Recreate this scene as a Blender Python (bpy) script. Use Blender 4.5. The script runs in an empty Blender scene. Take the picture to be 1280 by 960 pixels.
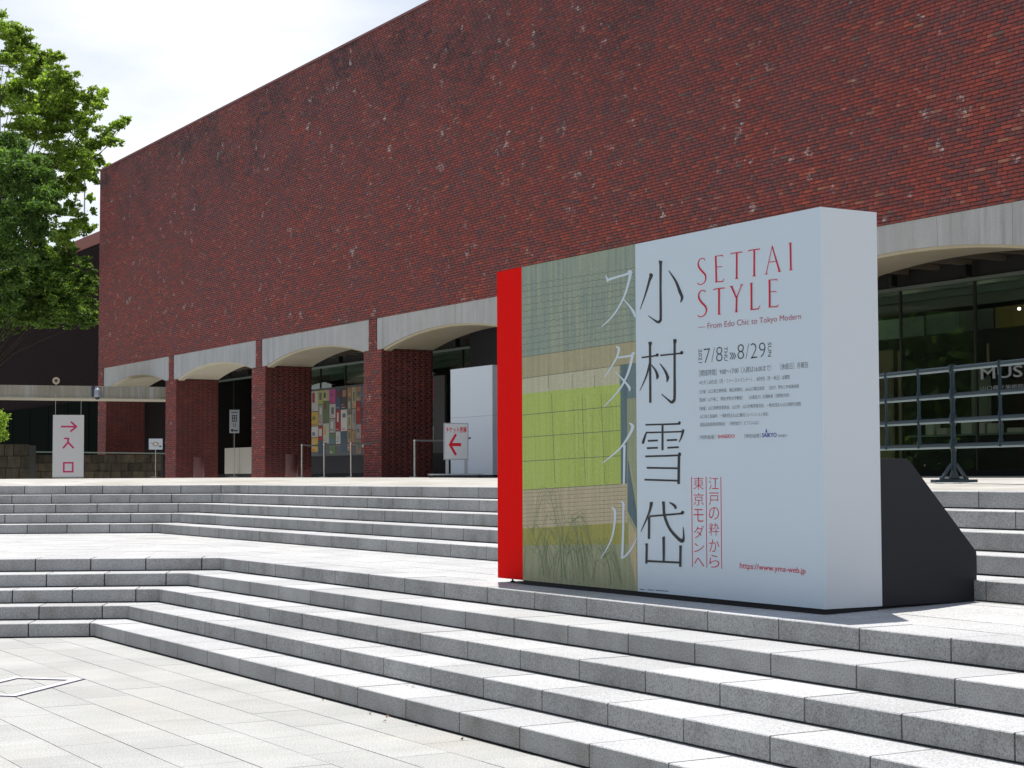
import bpy, bmesh, math, random
import numpy as np
from mathutils import Vector, Matrix
R = random.Random(7)
sc = bpy.context.scene
col = sc.collection
# ------------------------------------------------------------------ camera
CAM = Vector((0, 0, 1.7176))
F_PX = 2152.3
RT = Vector((0.50556, 0.86278, -0.00352)); FW = Vector((-0.86146, 0.50504, 0.05273))
RT.normalize(); FW = (FW - RT * FW.dot(RT)).normalized(); UP = RT.cross(FW)
cam_d = bpy.data.cameras.new('camera'); cam = bpy.data.objects.new('camera', cam_d); col.objects.link(cam)
cam.matrix_world = Matrix(((RT.x, UP.x, -FW.x, CAM.x), (RT.y, UP.y, -FW.y, CAM.y), (RT.z, UP.z, -FW.z, CAM.z), (0, 0, 0, 1)))
cam_d.sensor_width = 36; cam_d.lens = F_PX / 1280 * 36; cam_d.clip_start = .1; cam_d.clip_end = 3000
sc.camera = cam
# ------------------------------------------------------------------ sky, sun, exposure
SUN = Vector((-0.242, 0.137, 1.0)).normalized()
EL = math.asin(SUN.z); AZ = math.atan2(SUN.x, SUN.y)
world = bpy.data.worlds.new('World'); sc.world = world; world.use_nodes = True
nt = world.node_tree; nt.nodes.clear()
def wn(t, **k):
    n = nt.nodes.new(t)
    for a, b in k.items(): setattr(n, a, b)
    return n
sky = wn('ShaderNodeTexSky', sky_type='NISHITA', sun_disc=False, sun_elevation=EL, sun_rotation=AZ, air_density=1.0, dust_density=.5, ozone_density=1.0)
tc = wn('ShaderNodeTexCoord'); mp = wn('ShaderNodeMapping'); mp.inputs['Scale'].default_value = (1.0, 1.0, 3.2)
nz = wn('ShaderNodeTexNoise'); nz.inputs['Scale'].default_value = 2.3; nz.inputs['Detail'].default_value = 7; nz.inputs['Roughness'].default_value = .55
cr = wn('ShaderNodeValToRGB'); cr.color_ramp.elements[0].position = .42; cr.color_ramp.elements[0].color = (.42, .42, .42, 1)
cr.color_ramp.elements[1].position = .62; cr.color_ramp.elements[1].color = (.97, .97, .97, 1)
mx = wn('ShaderNodeMix', data_type='RGBA'); mx.inputs['B'].default_value = (9.9, 10.1, 10.5, 1)
bg = wn('ShaderNodeBackground'); bg.inputs['Strength'].default_value = .1
out = wn('ShaderNodeOutputWorld')
L = nt.links.new
L(tc.outputs['Generated'], mp.inputs['Vector']); L(mp.outputs['Vector'], nz.inputs['Vector']); L(nz.outputs['Fac'], cr.inputs['Fac'])
sx = wn('ShaderNodeSeparateXYZ'); L(tc.outputs['Generated'], sx.inputs[0])
mr = wn('ShaderNodeMapRange'); mr.inputs['From Min'].default_value = .25; mr.inputs['From Max'].default_value = .75; mr.inputs['To Min'].default_value = 1; mr.inputs['To Max'].default_value = .12
L(sx.outputs['Z'], mr.inputs['Value']); mu = wn('ShaderNodeMath', operation='MULTIPLY'); L(cr.outputs['Color'], mu.inputs[0]); L(mr.outputs[0], mu.inputs[1])
L(mu.outputs[0], mx.inputs['Factor']); L(sky.outputs['Color'], mx.inputs['A']); L(mx.outputs['Result'], bg.inputs['Color']); L(bg.outputs['Background'], out.inputs['Surface'])
sun_d = bpy.data.lights.new('sun', 'SUN'); sun_d.energy = 5.0; sun_d.angle = math.radians(.5); sun_d.color = (1, .965, .91)
sun = bpy.data.objects.new('sun', sun_d); col.objects.link(sun); sun.location = (0, 0, 60)
sun.rotation_euler = (-SUN).to_track_quat('-Z', 'Y').to_euler()
sc.view_settings.view_transform = 'Standard'; sc.view_settings.look = 'None'; sc.view_settings.gamma = 1
sc.view_settings.exposure = .15; sc.view_settings.use_curve_mapping = False
# ------------------------------------------------------------------ materials
def material(name, base=(.5, .5, .5), rough=.7, metal=0.0, spec=.5):
    m = bpy.data.materials.new(name); m.use_nodes = True; b = m.node_tree.nodes['Principled BSDF']
    b.inputs['Base Color'].default_value = (*base, 1); b.inputs['Roughness'].default_value = rough
    b.inputs['Metallic'].default_value = metal; b.inputs['Specular IOR Level'].default_value = spec
    return m
class NT:
    def __init__(s, m): s.t = m.node_tree; s.b = s.t.nodes['Principled BSDF']
    def n(s, t, ins=None, **k):
        x = s.t.nodes.new(t)
        for a, b in k.items(): setattr(x, a, b)
        for a, b in (ins or {}).items():
            if isinstance(b, bpy.types.NodeSocket): s.t.links.new(b, x.inputs[a])
            else: x.inputs[a].default_value = b
        return x
    def l(s, a, b): s.t.links.new(a, b)
    def pos(s, scale=(1, 1, 1)):
        g = s.n('ShaderNodeNewGeometry'); mp = s.n('ShaderNodeMapping', {'Vector': g.outputs['Position'], 'Scale': scale}); return mp.outputs['Vector']
    def noise(s, v, scale, detail=4, rough=.55):
        return s.n('ShaderNodeTexNoise', {'Vector': v, 'Scale': scale, 'Detail': detail, 'Roughness': rough}).outputs['Fac']
    def ramp(s, f, stops, interp='LINEAR'):
        x = s.n('ShaderNodeValToRGB', {'Fac': f}); e = x.color_ramp; e.interpolation = interp
        while len(e.elements) < len(stops): e.elements.new(.5)
        for el, (p, c) in zip(e.elements, stops): el.position = p; el.color = (*c, 1) if len(c) == 3 else c
        return x.outputs['Color']
    def mix(s, f, a, b, mode='MIX'):
        x = s.n('ShaderNodeMix', data_type='RGBA', blend_type=mode)
        for i, v in (('Factor', f), ('A', a), ('B', b)):
            if isinstance(v, bpy.types.NodeSocket): s.l(v, x.inputs[i])
            else: x.inputs[i].default_value = v if i == 'Factor' else (*v, 1)
        return x.outputs['Result']
    def math(s, op, a, b=0.0):
        x = s.n('ShaderNodeMath', operation=op)
        for i, v in ((0, a), (1, b)):
            if isinstance(v, bpy.types.NodeSocket): s.l(v, x.inputs[i])
            else: x.inputs[i].default_value = v
        return x.outputs[0]
    def rnd(s):                                     # one random number for each separate piece, joined or not
        g = s.n('ShaderNodeNewGeometry'); o = s.n('ShaderNodeObjectInfo')
        return s.math('FRACT', s.math('ADD', g.outputs['Random Per Island'], o.outputs['Random']))
    def bump(s, h, d=.01, st=.5):
        x = s.n('ShaderNodeBump', {'Height': h, 'Distance': d, 'Strength': st}); s.l(x.outputs['Normal'], s.b.inputs['Normal'])
    def base(s, c): s.l(c, s.b.inputs['Base Color'])
g3 = lambda v: (v, v, v)
# granite, with a tone for every block and fine speckle
def granite(name, lo, hi, tint=(1, 1, 1), stain_shade=True, warm=.0, saw=0):
    m = material(name, g3(.4), .8, spec=.3); t = NT(m); p = t.pos()
    r = t.rnd(); tone = t.ramp(r, [(0, [lo * k for k in tint]), (1, [hi * k for k in tint])])
    sp = t.noise(p, 95, 3, .7); c = t.mix(1.0, tone, t.ramp(sp, [(.36, g3(.58)), (.5, g3(1.0)), (.66, g3(1.22))]), 'MULTIPLY')
    c = t.mix(1.0, c, t.ramp(t.noise(p, 1.1, 5), [(.25, g3(.86)), (.75, g3(1.1))]), 'MULTIPLY')
    if stain_shade: 
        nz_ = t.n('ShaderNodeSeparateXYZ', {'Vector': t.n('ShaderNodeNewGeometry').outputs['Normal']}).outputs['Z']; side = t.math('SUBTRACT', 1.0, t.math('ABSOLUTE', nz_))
        c = t.mix(side, c, t.mix(1.0, c, t.ramp(t.noise(t.pos((1, 1, .8)), 3.2, 6, .65), [(.28, (.50, .49, .46)), (.46, (.68, .685, .68)), (.7, (.77, .785, .79))]), 'MULTIPLY'))  # risers: stain streaks plus a darker bluish shade put into the colour
    if saw: c = t.mix(1.0, c, t.ramp(t.noise(t.pos((9, .7, 1)), 2.2, 5, .6), [(.33, g3(.93)), (.6, g3(1.02))]), 'MULTIPLY')
    if warm: c = t.mix(t.ramp(t.noise(p, .42, 4), [(.55, g3(0)), (.72, g3(warm))]), c, t.mix(1.0, c, (1.0, .90, .70), 'MULTIPLY'))
    t.base(c); t.bump(sp, .002, .35); return m
M = {}
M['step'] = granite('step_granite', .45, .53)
M['paver'] = granite('pale_paver_granite', .42, .47, (1, .995, .95), False, .3, 1)
M['paver_mid'] = granite('landing_granite', .49, .55, (1, .995, .98), False, .2, 1)
M['joint'] = material('dark_joint_mortar', (.035, .033, .03), .95); M['pav_base'] = material('paving_joint_mortar', (.30, .285, .26), .95)
# upper plaza: small slabs whose joints are below the resolution of the photograph
m = material('plaza_granite', g3(.5), .85, spec=.3); t = NT(m)
br = t.n('ShaderNodeTexBrick', {'Vector': t.pos(), 'Color1': (.50, .49, .46, 1), 'Color2': (.42, .41, .38, 1), 'Mortar': (.25, .23, .2, 1), 'Scale': 1.0, 'Mortar Size': .008, 'Brick Width': .8, 'Row Height': .4})
t.base(t.mix(1.0, br.outputs['Color'], t.ramp(t.noise(t.pos(), .8, 6), [(.3, (.80, .76, .68)), (.6, g3(1.05))]), 'MULTIPLY')); M['plaza'] = m
m = material('ground_paving', g3(.46), .9); t = NT(m); t.base(t.ramp(t.noise(t.pos(), .3, 6), [(.3, (.40, .39, .36)), (.7, (.5, .49, .46))])); M['ground'] = m
# bricks
m = material('red_brick', (.25, .06, .05), .72, spec=.35); t = NT(m); r = t.rnd(); p = t.pos()
c = t.ramp(r, [(0, (.120, .042, .043)), (.14, (.150, .042, .040)), (.32, (.185, .041, .036)), (.58, (.215, .042, .034)), (.80, (.25, .046, .034)), (.93, (.29, .060, .038)), (.975, (.27, .10, .07)), (.99, (.13, .075, .065))], 'CONSTANT')
patch = t.noise(t.pos((1, 1, 1.5)), .8, 7, .68)
c = t.mix(t.ramp(patch, [(.44, g3(0)), (.68, g3(.62))]), c, t.mix(.55, c, (.10, .058, .070)))
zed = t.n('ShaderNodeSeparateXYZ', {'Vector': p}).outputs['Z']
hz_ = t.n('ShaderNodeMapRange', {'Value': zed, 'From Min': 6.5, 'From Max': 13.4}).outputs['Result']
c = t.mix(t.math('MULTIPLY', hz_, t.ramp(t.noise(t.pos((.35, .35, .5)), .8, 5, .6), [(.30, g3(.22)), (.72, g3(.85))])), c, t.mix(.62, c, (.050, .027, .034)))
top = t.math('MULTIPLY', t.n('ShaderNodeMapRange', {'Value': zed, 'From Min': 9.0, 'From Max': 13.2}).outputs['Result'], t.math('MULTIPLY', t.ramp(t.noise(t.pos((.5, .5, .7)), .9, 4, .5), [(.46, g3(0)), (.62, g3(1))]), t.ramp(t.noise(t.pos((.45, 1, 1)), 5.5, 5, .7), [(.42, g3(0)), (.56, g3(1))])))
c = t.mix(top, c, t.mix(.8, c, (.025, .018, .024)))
sp = t.noise(p, 24, 3, .6); c = t.mix(1.0, c, t.ramp(sp, [(.3, g3(.78)), (.7, g3(1.2))]), 'MULTIPLY')
# lime bloom: small white runs
ef = t.math('MULTIPLY', t.math('MULTIPLY', t.ramp(t.noise(t.pos((.8, 1, .9)), 3.0, 3, .6), [(.615, g3(0)), (.67, g3(1))]), t.ramp(t.noise(t.pos(), .45, 3), [(.44, g3(.0)), (.56, g3(1))])), t.ramp(t.noise(t.pos((.8, .8, 1.3)), 15, 4, .7), [(.46, g3(0)), (.62, g3(1))]))
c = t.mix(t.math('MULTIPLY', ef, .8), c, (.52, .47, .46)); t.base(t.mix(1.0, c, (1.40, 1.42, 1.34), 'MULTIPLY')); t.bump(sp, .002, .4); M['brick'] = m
m = material('even_dark_brick', (.2, .05, .04), .8, spec=.2); t = NT(m); c = t.ramp(t.rnd(), [(0, (.12, .040, .037)), (.3, (.14, .041, .035)), (.65, (.155, .041, .034)), (.9, (.175, .046, .036))], 'CONSTANT'); t.base(t.mix(1.0, c, t.ramp(t.noise(t.pos(), 1.2, 5), [(.3, g3(.8)), (.7, g3(1.1))]), 'MULTIPLY')); M['brick_in'] = m  # darker, more even brick tones used on the pier sides
M['mortar'] = material('dark_mortar', (.036, .024, .024), .95); M['mortar_in'] = material('pier_mortar', (.11, .046, .04), .95)
# fair-faced concrete with vertical runs
def concrete(name, c0, c1, runs=True):
    m = material(name, c0, .85, spec=.3); t = NT(m)
    c = t.ramp(t.noise(t.pos(), 1.4, 6), [(.3, c0), (.7, c1)])
    if runs:
        c = t.mix(t.ramp(t.noise(t.pos((1, 1, .05)), 5.5, 5, .6), [(.52, g3(0)), (.66, g3(.35))]), c, (.55, .56, .60))
        c = t.mix(t.ramp(t.noise(t.pos((1, 1, .04)), 7.5, 4, .6), [(.54, g3(0)), (.70, g3(.35))]), c, (.17, .165, .16))
    c = t.mix(1.0, c, t.ramp(t.noise(t.pos(), 60, 2), [(.3, g3(.92)), (.7, g3(1.06))]), 'MULTIPLY')
    t.base(c); t.bump(t.noise(t.pos(), 30, 4), .003, .3); return m
M['concrete'] = concrete('arch_concrete', (.40, .40, .39), (.47, .47, .455))
M['soffit'] = concrete('soffit_concrete', (.50, .44, .31), (.56, .50, .37), False)  # warm bounce light from the paving is put into this colour
M['canopy'] = concrete('canopy_concrete', (.25, .235, .18), (.32, .295, .225))
# glass: a thin sheet that lets most light through and mirrors a little
m = bpy.data.materials.new('window_glass'); m.use_nodes = True; t = m.node_tree; t.nodes.clear()
tr = t.nodes.new('ShaderNodeBsdfTransparent'); tr.inputs['Color'].default_value = (.86, .92, .88, 1)
gl = t.nodes.new('ShaderNodeBsdfGlossy'); gl.inputs['Roughness'].default_value = .01; gl.inputs['Color'].default_value = (.75, .8, .78, 1)
lw = t.nodes.new('ShaderNodeLayerWeight'); pw_ = t.nodes.new('ShaderNodeMath'); pw_.operation = 'POWER'; pw_.inputs[1].default_value = 5; t.links.new(lw.outputs['Facing'], pw_.inputs[0])
fr = t.nodes.new('ShaderNodeMath'); fr.operation = 'MULTIPLY_ADD'; fr.inputs[1].default_value = .93; fr.inputs[2].default_value = .045; t.links.new(pw_.outputs[0], fr.inputs[0])
ms = t.nodes.new('ShaderNodeMixShader'); ou = t.nodes.new('ShaderNodeOutputMaterial')
t.links.new(fr.outputs[0], ms.inputs[0]); t.links.new(tr.outputs[0], ms.inputs[1]); t.links.new(gl.outputs[0], ms.inputs[2]); t.links.new(ms.outputs[0], ou.inputs[0]); M['glass'] = m
# foliage
def leafmat(name, stops, trans=.35):
    m = bpy.data.materials.new(name); m.use_nodes = True; t = NT(m); c = t.ramp(t.rnd(), stops)
    c = t.mix(1.0, c, t.ramp(t.noise(t.pos(), .5, 3), [(.3, g3(.7)), (.7, g3(1.25))]), 'MULTIPLY')
    t.base(c); t.b.inputs['Roughness'].default_value = .55; t.b.inputs['Specular IOR Level'].default_value = .35
    ts = t.n('ShaderNodeBsdfTranslucent', {'Color': t.mix(1.0, c, (1.3, 1.35, .6), 'MULTIPLY')}); mxs = t.n('ShaderNodeMixShader', {0: trans, 1: t.b.outputs[0], 2: ts.outputs[0]})
    t.l(mxs.outputs[0], t.t.nodes['Material Output'].inputs['Surface']); return m
M['leaf_bright'] = leafmat('zelkova_leaves', [(0, (.09, .15, .026)), (.5, (.22, .34, .055)), (1, (.38, .48, .10))], .58)
M['leaf_dark'] = leafmat('camphor_leaves', [(0, (.04, .085, .022)), (.6, (.10, .19, .042)), (1, (.20, .31, .07))], .48)
M['leaf_mid'] = leafmat('maple_leaves', [(0, (.05, .095, .02)), (.6, (.12, .21, .038)), (1, (.25, .34, .07))], .5)
M['bark'] = material('bark', (.045, .036, .03), .95, 0, .1)
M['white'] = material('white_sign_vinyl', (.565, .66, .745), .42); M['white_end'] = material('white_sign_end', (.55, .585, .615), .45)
M['red'] = material('red_sign_vinyl', (.78, .004, .002), .7, 0, .06)
M['black'] = material('black_paint', (.014, .014, .018), .6, 0, .3); M['ink'] = material('black_ink', (.012, .012, .016), .5)
M['ink_grey'] = material('grey_ink', (.07, .08, .10), .6); M['ink_red'] = material('crimson_ink', (.58, .010, .035), .6, 0, .2); M['ink_pink'] = material('faded_crimson_ink', (.40, .10, .13), .6)
M['ink_blue'] = material('blue_ink', (.02, .04, .28), .5); M['ink_magenta'] = material('magenta_ink', (.55, .006, .11), .5)
M['steel'] = material('brushed_steel', (.62, .60, .56), .32, 1.0); M['frame'] = material('grey_aluminium', (.30, .32, .35), .4, .7)
M['rail'] = material('blue_green_paint', (.012, .030, .040), .45, 0, .3); M['rail_top'] = material('pale_blue_green_paint', (.20, .27, .29), .33)
M['mullion'] = material('bronze_mullion', (.05, .055, .045), .4, .6); M['header'] = material('green_grey_header', (.20, .24, .20), .5)
M['dark'] = material('dark_interior', (.035, .035, .03), .9); M['hall'] = material('hall_wall', (.13, .135, .11), .9); M['dark_floor'] = material('dark_floor', (.22, .17, .13), .6); M['ceil'] = material('brown_ceiling', (.12, .09, .065), .8)
M['beam'] = material('tan_ceiling_rib', (.24, .19, .14), .75); M['cream'] = material('cream_laminate', (.55, .52, .44), .5); M['bin'] = material('red_brown_bin', (.12, .04, .033), .5)
M['kiosk'] = material('white_steel_kiosk', (.60, .66, .74), .30); M['asphalt'] = material('dark_plinth', (.022, .022, .022), .9, 0, .1)
M['kiosk_side'] = M['kiosk']; M['lamp'] = material('floodlight_housing', (.42, .36, .24), .4, .3); M['camera_body'] = material('cctv_housing', (.33, .35, .40), .3, .2)
M['lens'] = material('dark_lens', (.01, .01, .02), .1)
m = material('lit_downlight'); m.node_tree.nodes['Principled BSDF'].inputs['Emission Color'].default_value = (1, .93, .8, 1); m.node_tree.nodes['Principled BSDF'].inputs['Emission Strength'].default_value = 2.5; M['lit'] = m
m = material('exit_sign_lit', (.02, .3, .12)); m.node_tree.nodes['Principled BSDF'].inputs['Emission Color'].default_value = (.05, .55, .25, 1); m.node_tree.nodes['Principled BSDF'].inputs['Emission Strength'].default_value = .6; M['exit'] = m
m = material('mossy_stone', (.2, .17, .12), .95); t = NT(m); c = t.mix(1.0, t.ramp(t.rnd(), [(0, (.045, .036, .025)), (1, (.095, .078, .052))]), t.ramp(t.noise(t.pos((1, 1, .5)), 4, 6, .65), [(.3, (.45, .45, .42)), (.7, (1.3, 1.25, 1.1))]), 'MULTIPLY'); t.base(c); t.bump(t.noise(t.pos(), 8, 5), .03, .7); M['stone'] = m
M['dead'] = material('dead_leaf', (.20, .11, .05), .8)
# ------------------------------------------------------------------ object helpers
def tag(o, label=None, cat=None, group=None, kind=None):
    if label: o['label'] = label
    if cat: o['category'] = cat
    if group: o['group'] = group
    if kind: o['kind'] = kind
    return o
def thing(name, loc, label, cat, group=None, rz=0.0):
    o = bpy.data.objects.new(name, None); col.objects.link(o); o.location = loc; o.rotation_euler = (0, 0, rz); o.empty_display_size = .2
    return tag(o, label, cat, group)
def origin(p):
    v = Vector((0, 0, 0))
    while p is not None: v += p.location; p = p.parent
    return v
def link(name, me, parent=None, loc=(0, 0, 0)):
    o = bpy.data.objects.new(name, me); col.objects.link(o)
    if parent is not None: o.parent = parent
    o.location = loc; return o
class MB:
    def __init__(s): s.v = []; s.f = []; s.sm = set()
    def add(s, vs, fs, smooth=False):
        k = len(s.v); s.v += [tuple(v) for v in vs]
        for f in fs:
            if smooth: s.sm.add(len(s.f))
            s.f.append([i + k for i in f])
        return s
    def box(s, x0, x1, y0, y1, z0, z1, fn=None):
        vs = [(x, y, z) for z in (z0, z1) for x, y in ((x0, y0), (x1, y0), (x1, y1), (x0, y1))]
        if fn: vs = [fn(*v) for v in vs]
        return s.add(vs, [(0, 3, 2, 1), (4, 5, 6, 7), (0, 1, 5, 4), (1, 2, 6, 5), (2, 3, 7, 6), (3, 0, 4, 7)])
    def prism(s, poly, z0, z1):                     # poly (x, y) ccw
        n = len(poly); vs = [(x, y, z0) for x, y in poly] + [(x, y, z1) for x, y in poly]
        return s.add(vs, [tuple(range(n))[::-1], tuple(range(n, 2 * n))] + [(i, (i + 1) % n, n + (i + 1) % n, n + i) for i in range(n)])
    def tube(s, p, q, r0, r1=None, n=8, caps=True):
        p = Vector(p); q = Vector(q); r1 = r0 if r1 is None else r1; d = (q - p).normalized()
        a = d.orthogonal().normalized(); b = d.cross(a); vs = []
        for c, r in ((p, r0), (q, r1)):
            for i in range(n): an = 2 * math.pi * i / n; vs.append(c + a * (r * math.cos(an)) + b * (r * math.sin(an)))
        s.add(vs, [(i, (i + 1) % n, n + (i + 1) % n, n + i) for i in range(n)], True)
        if caps: s.add(vs, [tuple(range(n))[::-1], tuple(range(n, 2 * n))])
        return s
    def lathe(s, c, prof, n=20):                    # prof (r, z)
        vs = [(c[0] + r * math.cos(2 * math.pi * i / n), c[1] + r * math.sin(2 * math.pi * i / n), c[2] + z) for r, z in prof for i in range(n)]
        fs = [(j * n + i, j * n + (i + 1) % n, (j + 1) * n + (i + 1) % n, (j + 1) * n + i) for j in range(len(prof) - 1) for i in range(n)]
        s.add(vs, fs, True); k = (len(prof) - 1) * n
        return s.add(vs, [tuple(range(n))[::-1], tuple(range(k, k + n))])
    def mesh(s, name, m, org=(0, 0, 0), bevel=0):
        me = bpy.data.meshes.new(name); me.from_pydata([(a[0] - org[0], a[1] - org[1], a[2] - org[2]) for a in s.v], [], s.f)
        for i in s.sm: me.polygons[i].use_smooth = True
        if bevel:
            bm = bmesh.new(); bm.from_mesh(me); bmesh.ops.remove_doubles(bm, verts=bm.verts, dist=1e-5)
            es = [e for e in bm.edges if len(e.link_faces) == 2 and e.calc_face_angle(0) > .6]
            bmesh.ops.bevel(bm, geom=es, offset=bevel, segments=2, profile=.6, affect='EDGES'); bm.to_mesh(me); bm.free()
        me.materials.append(m); return me
    def build(s, name, m, parent=None, bevel=0, world=True, label=None, kind=None):
        o = link(name, s.mesh(name, m, origin(parent) if (world and parent is not None) else (0, 0, 0), bevel), parent)
        return tag(o, label, None, None, kind)
def in_view(p, mx=60):
    d = Vector(p) - CAM; z = d.dot(FW)
    if z < .5: return None
    x = 640 + F_PX * d.dot(RT) / z; y = 480 - F_PX * d.dot(UP) / z
    return (x, y, z) if -mx < x < 1280 + mx and -mx < y < 960 + mx else None
def at(x, y, D): return CAM + (FW + RT * ((x - 640) / F_PX) - UP * ((y - 480) / F_PX)) * D    # a far point seen in direction (x, y) at depth D
# ------------------------------------------------------------------ main dimensions
PH = math.radians(64.6)
DL = Vector((-math.cos(PH), -math.sin(PH)))         # the stairs' left arm runs this way from the bend
CLO = Vector((-19.404, 7.313)); TL = .4495          # top riser of the lower flight
CUP = Vector((-28.484, 11.135)); TU = .4664; HU = .1545; ZU = 1.5594; ZB = .787
XR = -3.0
H = .15
def opath(C, d, left, right=XR):                    # front line offset by d towards the upper side: left end, bend, right end
    b = C + Vector((-d * math.tan(PH / 2), d)); return [b + DL * left, b, Vector((right, b.y))]
def zplaza(x, y):
    a = y - CUP.y; b = -(Vector((x, y)) - CUP).dot(Vector((math.sin(PH), -math.cos(PH))))
    return float(np.interp(max(a, b), [0, 2.4, 9.5, 30, 60], [1.5594, 1.6215, 1.661, 1.675, 1.68]))
FY = 20.289; GY = 24.289; XL = -67.0; XE = -6.0
K = 1.3
ZL0, ZL1, ZCR, ZTOP = 5.107, 5.956, 5.478, 13.842
PX = [K * (-51.2 + 6.275 * i) for i in range(8)]    # pier centres
GR = 1.58                                           # underside level of building
# ------------------------------------------------------------------ ground
mb = MB(); mb.add([(-400, -400, -.03), (400, -400, -.03), (400, 7.0, -.03), (-400, 7.0, -.03)], [(0, 1, 2, 3)])
tag(mb.build('ground', M['ground']), kind='structure')
def sweep_sheet(C, offs, left, right):
    mb = MB(); P = [(opath(C, o, left, right), z) for o, z in offs]
    vs = [(p.x, p.y, z) for pp, z in P for p in pp]; n = len(P)
    return mb.add(vs, [(3 * i + j, 3 * i + j + 1, 3 * i + j + 4, 3 * i + j + 3) for i in range(n - 1) for j in (0, 1)])
tag(sweep_sheet(CUP, [(.40, 1.549), (.47, 1.5605), (2.4, 1.6215), (9.5, 1.661), (30, 1.675), (60, 1.68), (420, 1.7)], 14, 25).build('upper_plaza', M['plaza']), kind='structure')
lower_plaza = tag(MB().add([(-33, -14, -.012), (XR, -14, -.012), (XR, 5.9, -.012), (-33, 5.9, -.012)], [(0, 1, 2, 3)]).build('lower_plaza', M['pav_base']), kind='structure')
# ------------------------------------------------------------------ paving slabs
def clip(poly, a, b):                               # keep the left side of a->b
    out = []; n = len(poly); e = b - a
    s = [e.x * (p.y - a.y) - e.y * (p.x - a.x) for p in poly]
    for i in range(n):
        j = (i + 1) % n
        if s[i] >= 0: out.append(poly[i])
        if (s[i] >= 0) != (s[j] >= 0): out.append(poly[i] + (poly[j] - poly[i]) * (s[i] / (s[i] - s[j])))
    return out
def pave(poly, o, du, tu, tv, zf, parent, org, gap=.0035, limit=300, mt='paver'):
    dv = Vector((-du.y, du.x)); us = [(p - o).dot(du) for p in poly]; vs = [(p - o).dot(dv) for p in poly]; res = []
    for j in range(math.floor(min(vs) / tv), math.ceil(max(vs) / tv)):
        sh = tu * .5 * (j % 2)
        for i in range(math.floor((min(us) - sh) / tu), math.ceil((max(us) - sh) / tu)):
            u0 = i * tu + sh + gap * .45; u1 = u0 + tu - gap * .9; v0 = j * tv + gap; v1 = v0 + tv - 2 * gap
            q = [o + du * a + dv * b for a, b in ((u0, v0), (u1, v0), (u1, v1), (u0, v1))]
            for k in range(len(poly)):
                q = clip(q, poly[k], poly[(k + 1) % len(poly)])
                if len(q) < 3: break
            if len(q) < 3: continue
            c = sum(q, Vector((0, 0))) / len(q); ar = sum(q[k].cross(q[(k + 1) % len(q)]) for k in range(len(q))) / 2 if False else 1
            iv = in_view((c.x, c.y, zf(c.x, c.y))); res.append((iv[2] if iv else 999 + (c - Vector((CAM.x, CAM.y))).length, q, c))
    res.sort(key=lambda r: r[0]); rest = MB()
    for k, (d, q, c) in enumerate(res):
        dz = R.uniform(-.0009, .0009); single = k < limit
        mb = MB() if single else rest; n = len(q)
        ct = Vector((c.x, c.y, zf(c.x, c.y))); top = [(p.x, p.y, zf(p.x, p.y) + dz) for p in q]; bot = [(x, y, z - .03) for x, y, z in top]
        mb.add(top + bot, [tuple(range(n))] + [(i, i + n, (i + 1) % n + n, (i + 1) % n) for i in range(n)])
        if single: link('paving_slab', mb.mesh('paving_slab', M[mt], ct), parent, ct - org)
    if rest.v: rest.build('paving_slabs_beyond', M[mt], parent, kind='stuff')
b5 = opath(CLO, -4 * TL, 14)
pave([b5[1] + Vector((.004, -.004)), b5[0], Vector((b5[0].x, -9)), Vector((XR, -9)), Vector((XR, b5[1].y - .004))], Vector((0, 4.31)), Vector((1, 0)), .76, .405, lambda x, y: 0.0, lower_plaza, Vector((0, 0, 0)))
c1 = opath(CLO, TL + .07, 14); c2 = opath(CUP, -4 * TU, 14)
def zmA(x, y): return .75 + (ZB - .75) * min(1.05, max(0, (y - c1[1].y) / (c2[1].y - c1[1].y)))
n2 = Vector((-math.sin(PH), math.cos(PH)))
def zmB(x, y): return .75 + (ZB - .75) * min(1.05, max(0, (Vector((x, y)) - c1[1]).dot(n2) / (c2[1] - c1[1]).dot(n2)))
mb = MB(); base = [(p.x, p.y, .735) for p in c1] + [(p.x, p.y, ZB - .015) for p in c2]
mid = tag(mb.add(base, [(0, 1, 4, 3), (1, 2, 5, 4)]).build('landing', M['pav_base']), kind='structure')
pave([c1[1], c1[2], c2[2], c2[1]], Vector((0, c1[1].y)), Vector((1, 0)), .8, .415, zmA, mid, Vector((0, 0, 0)), limit=150, mt='paver_mid')
pave([c1[1], c2[1], c2[0], c1[0]][::1], c1[1], -DL, .8, .4, zmB, mid, Vector((0, 0, 0)), limit=150, mt='paver_mid')
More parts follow.
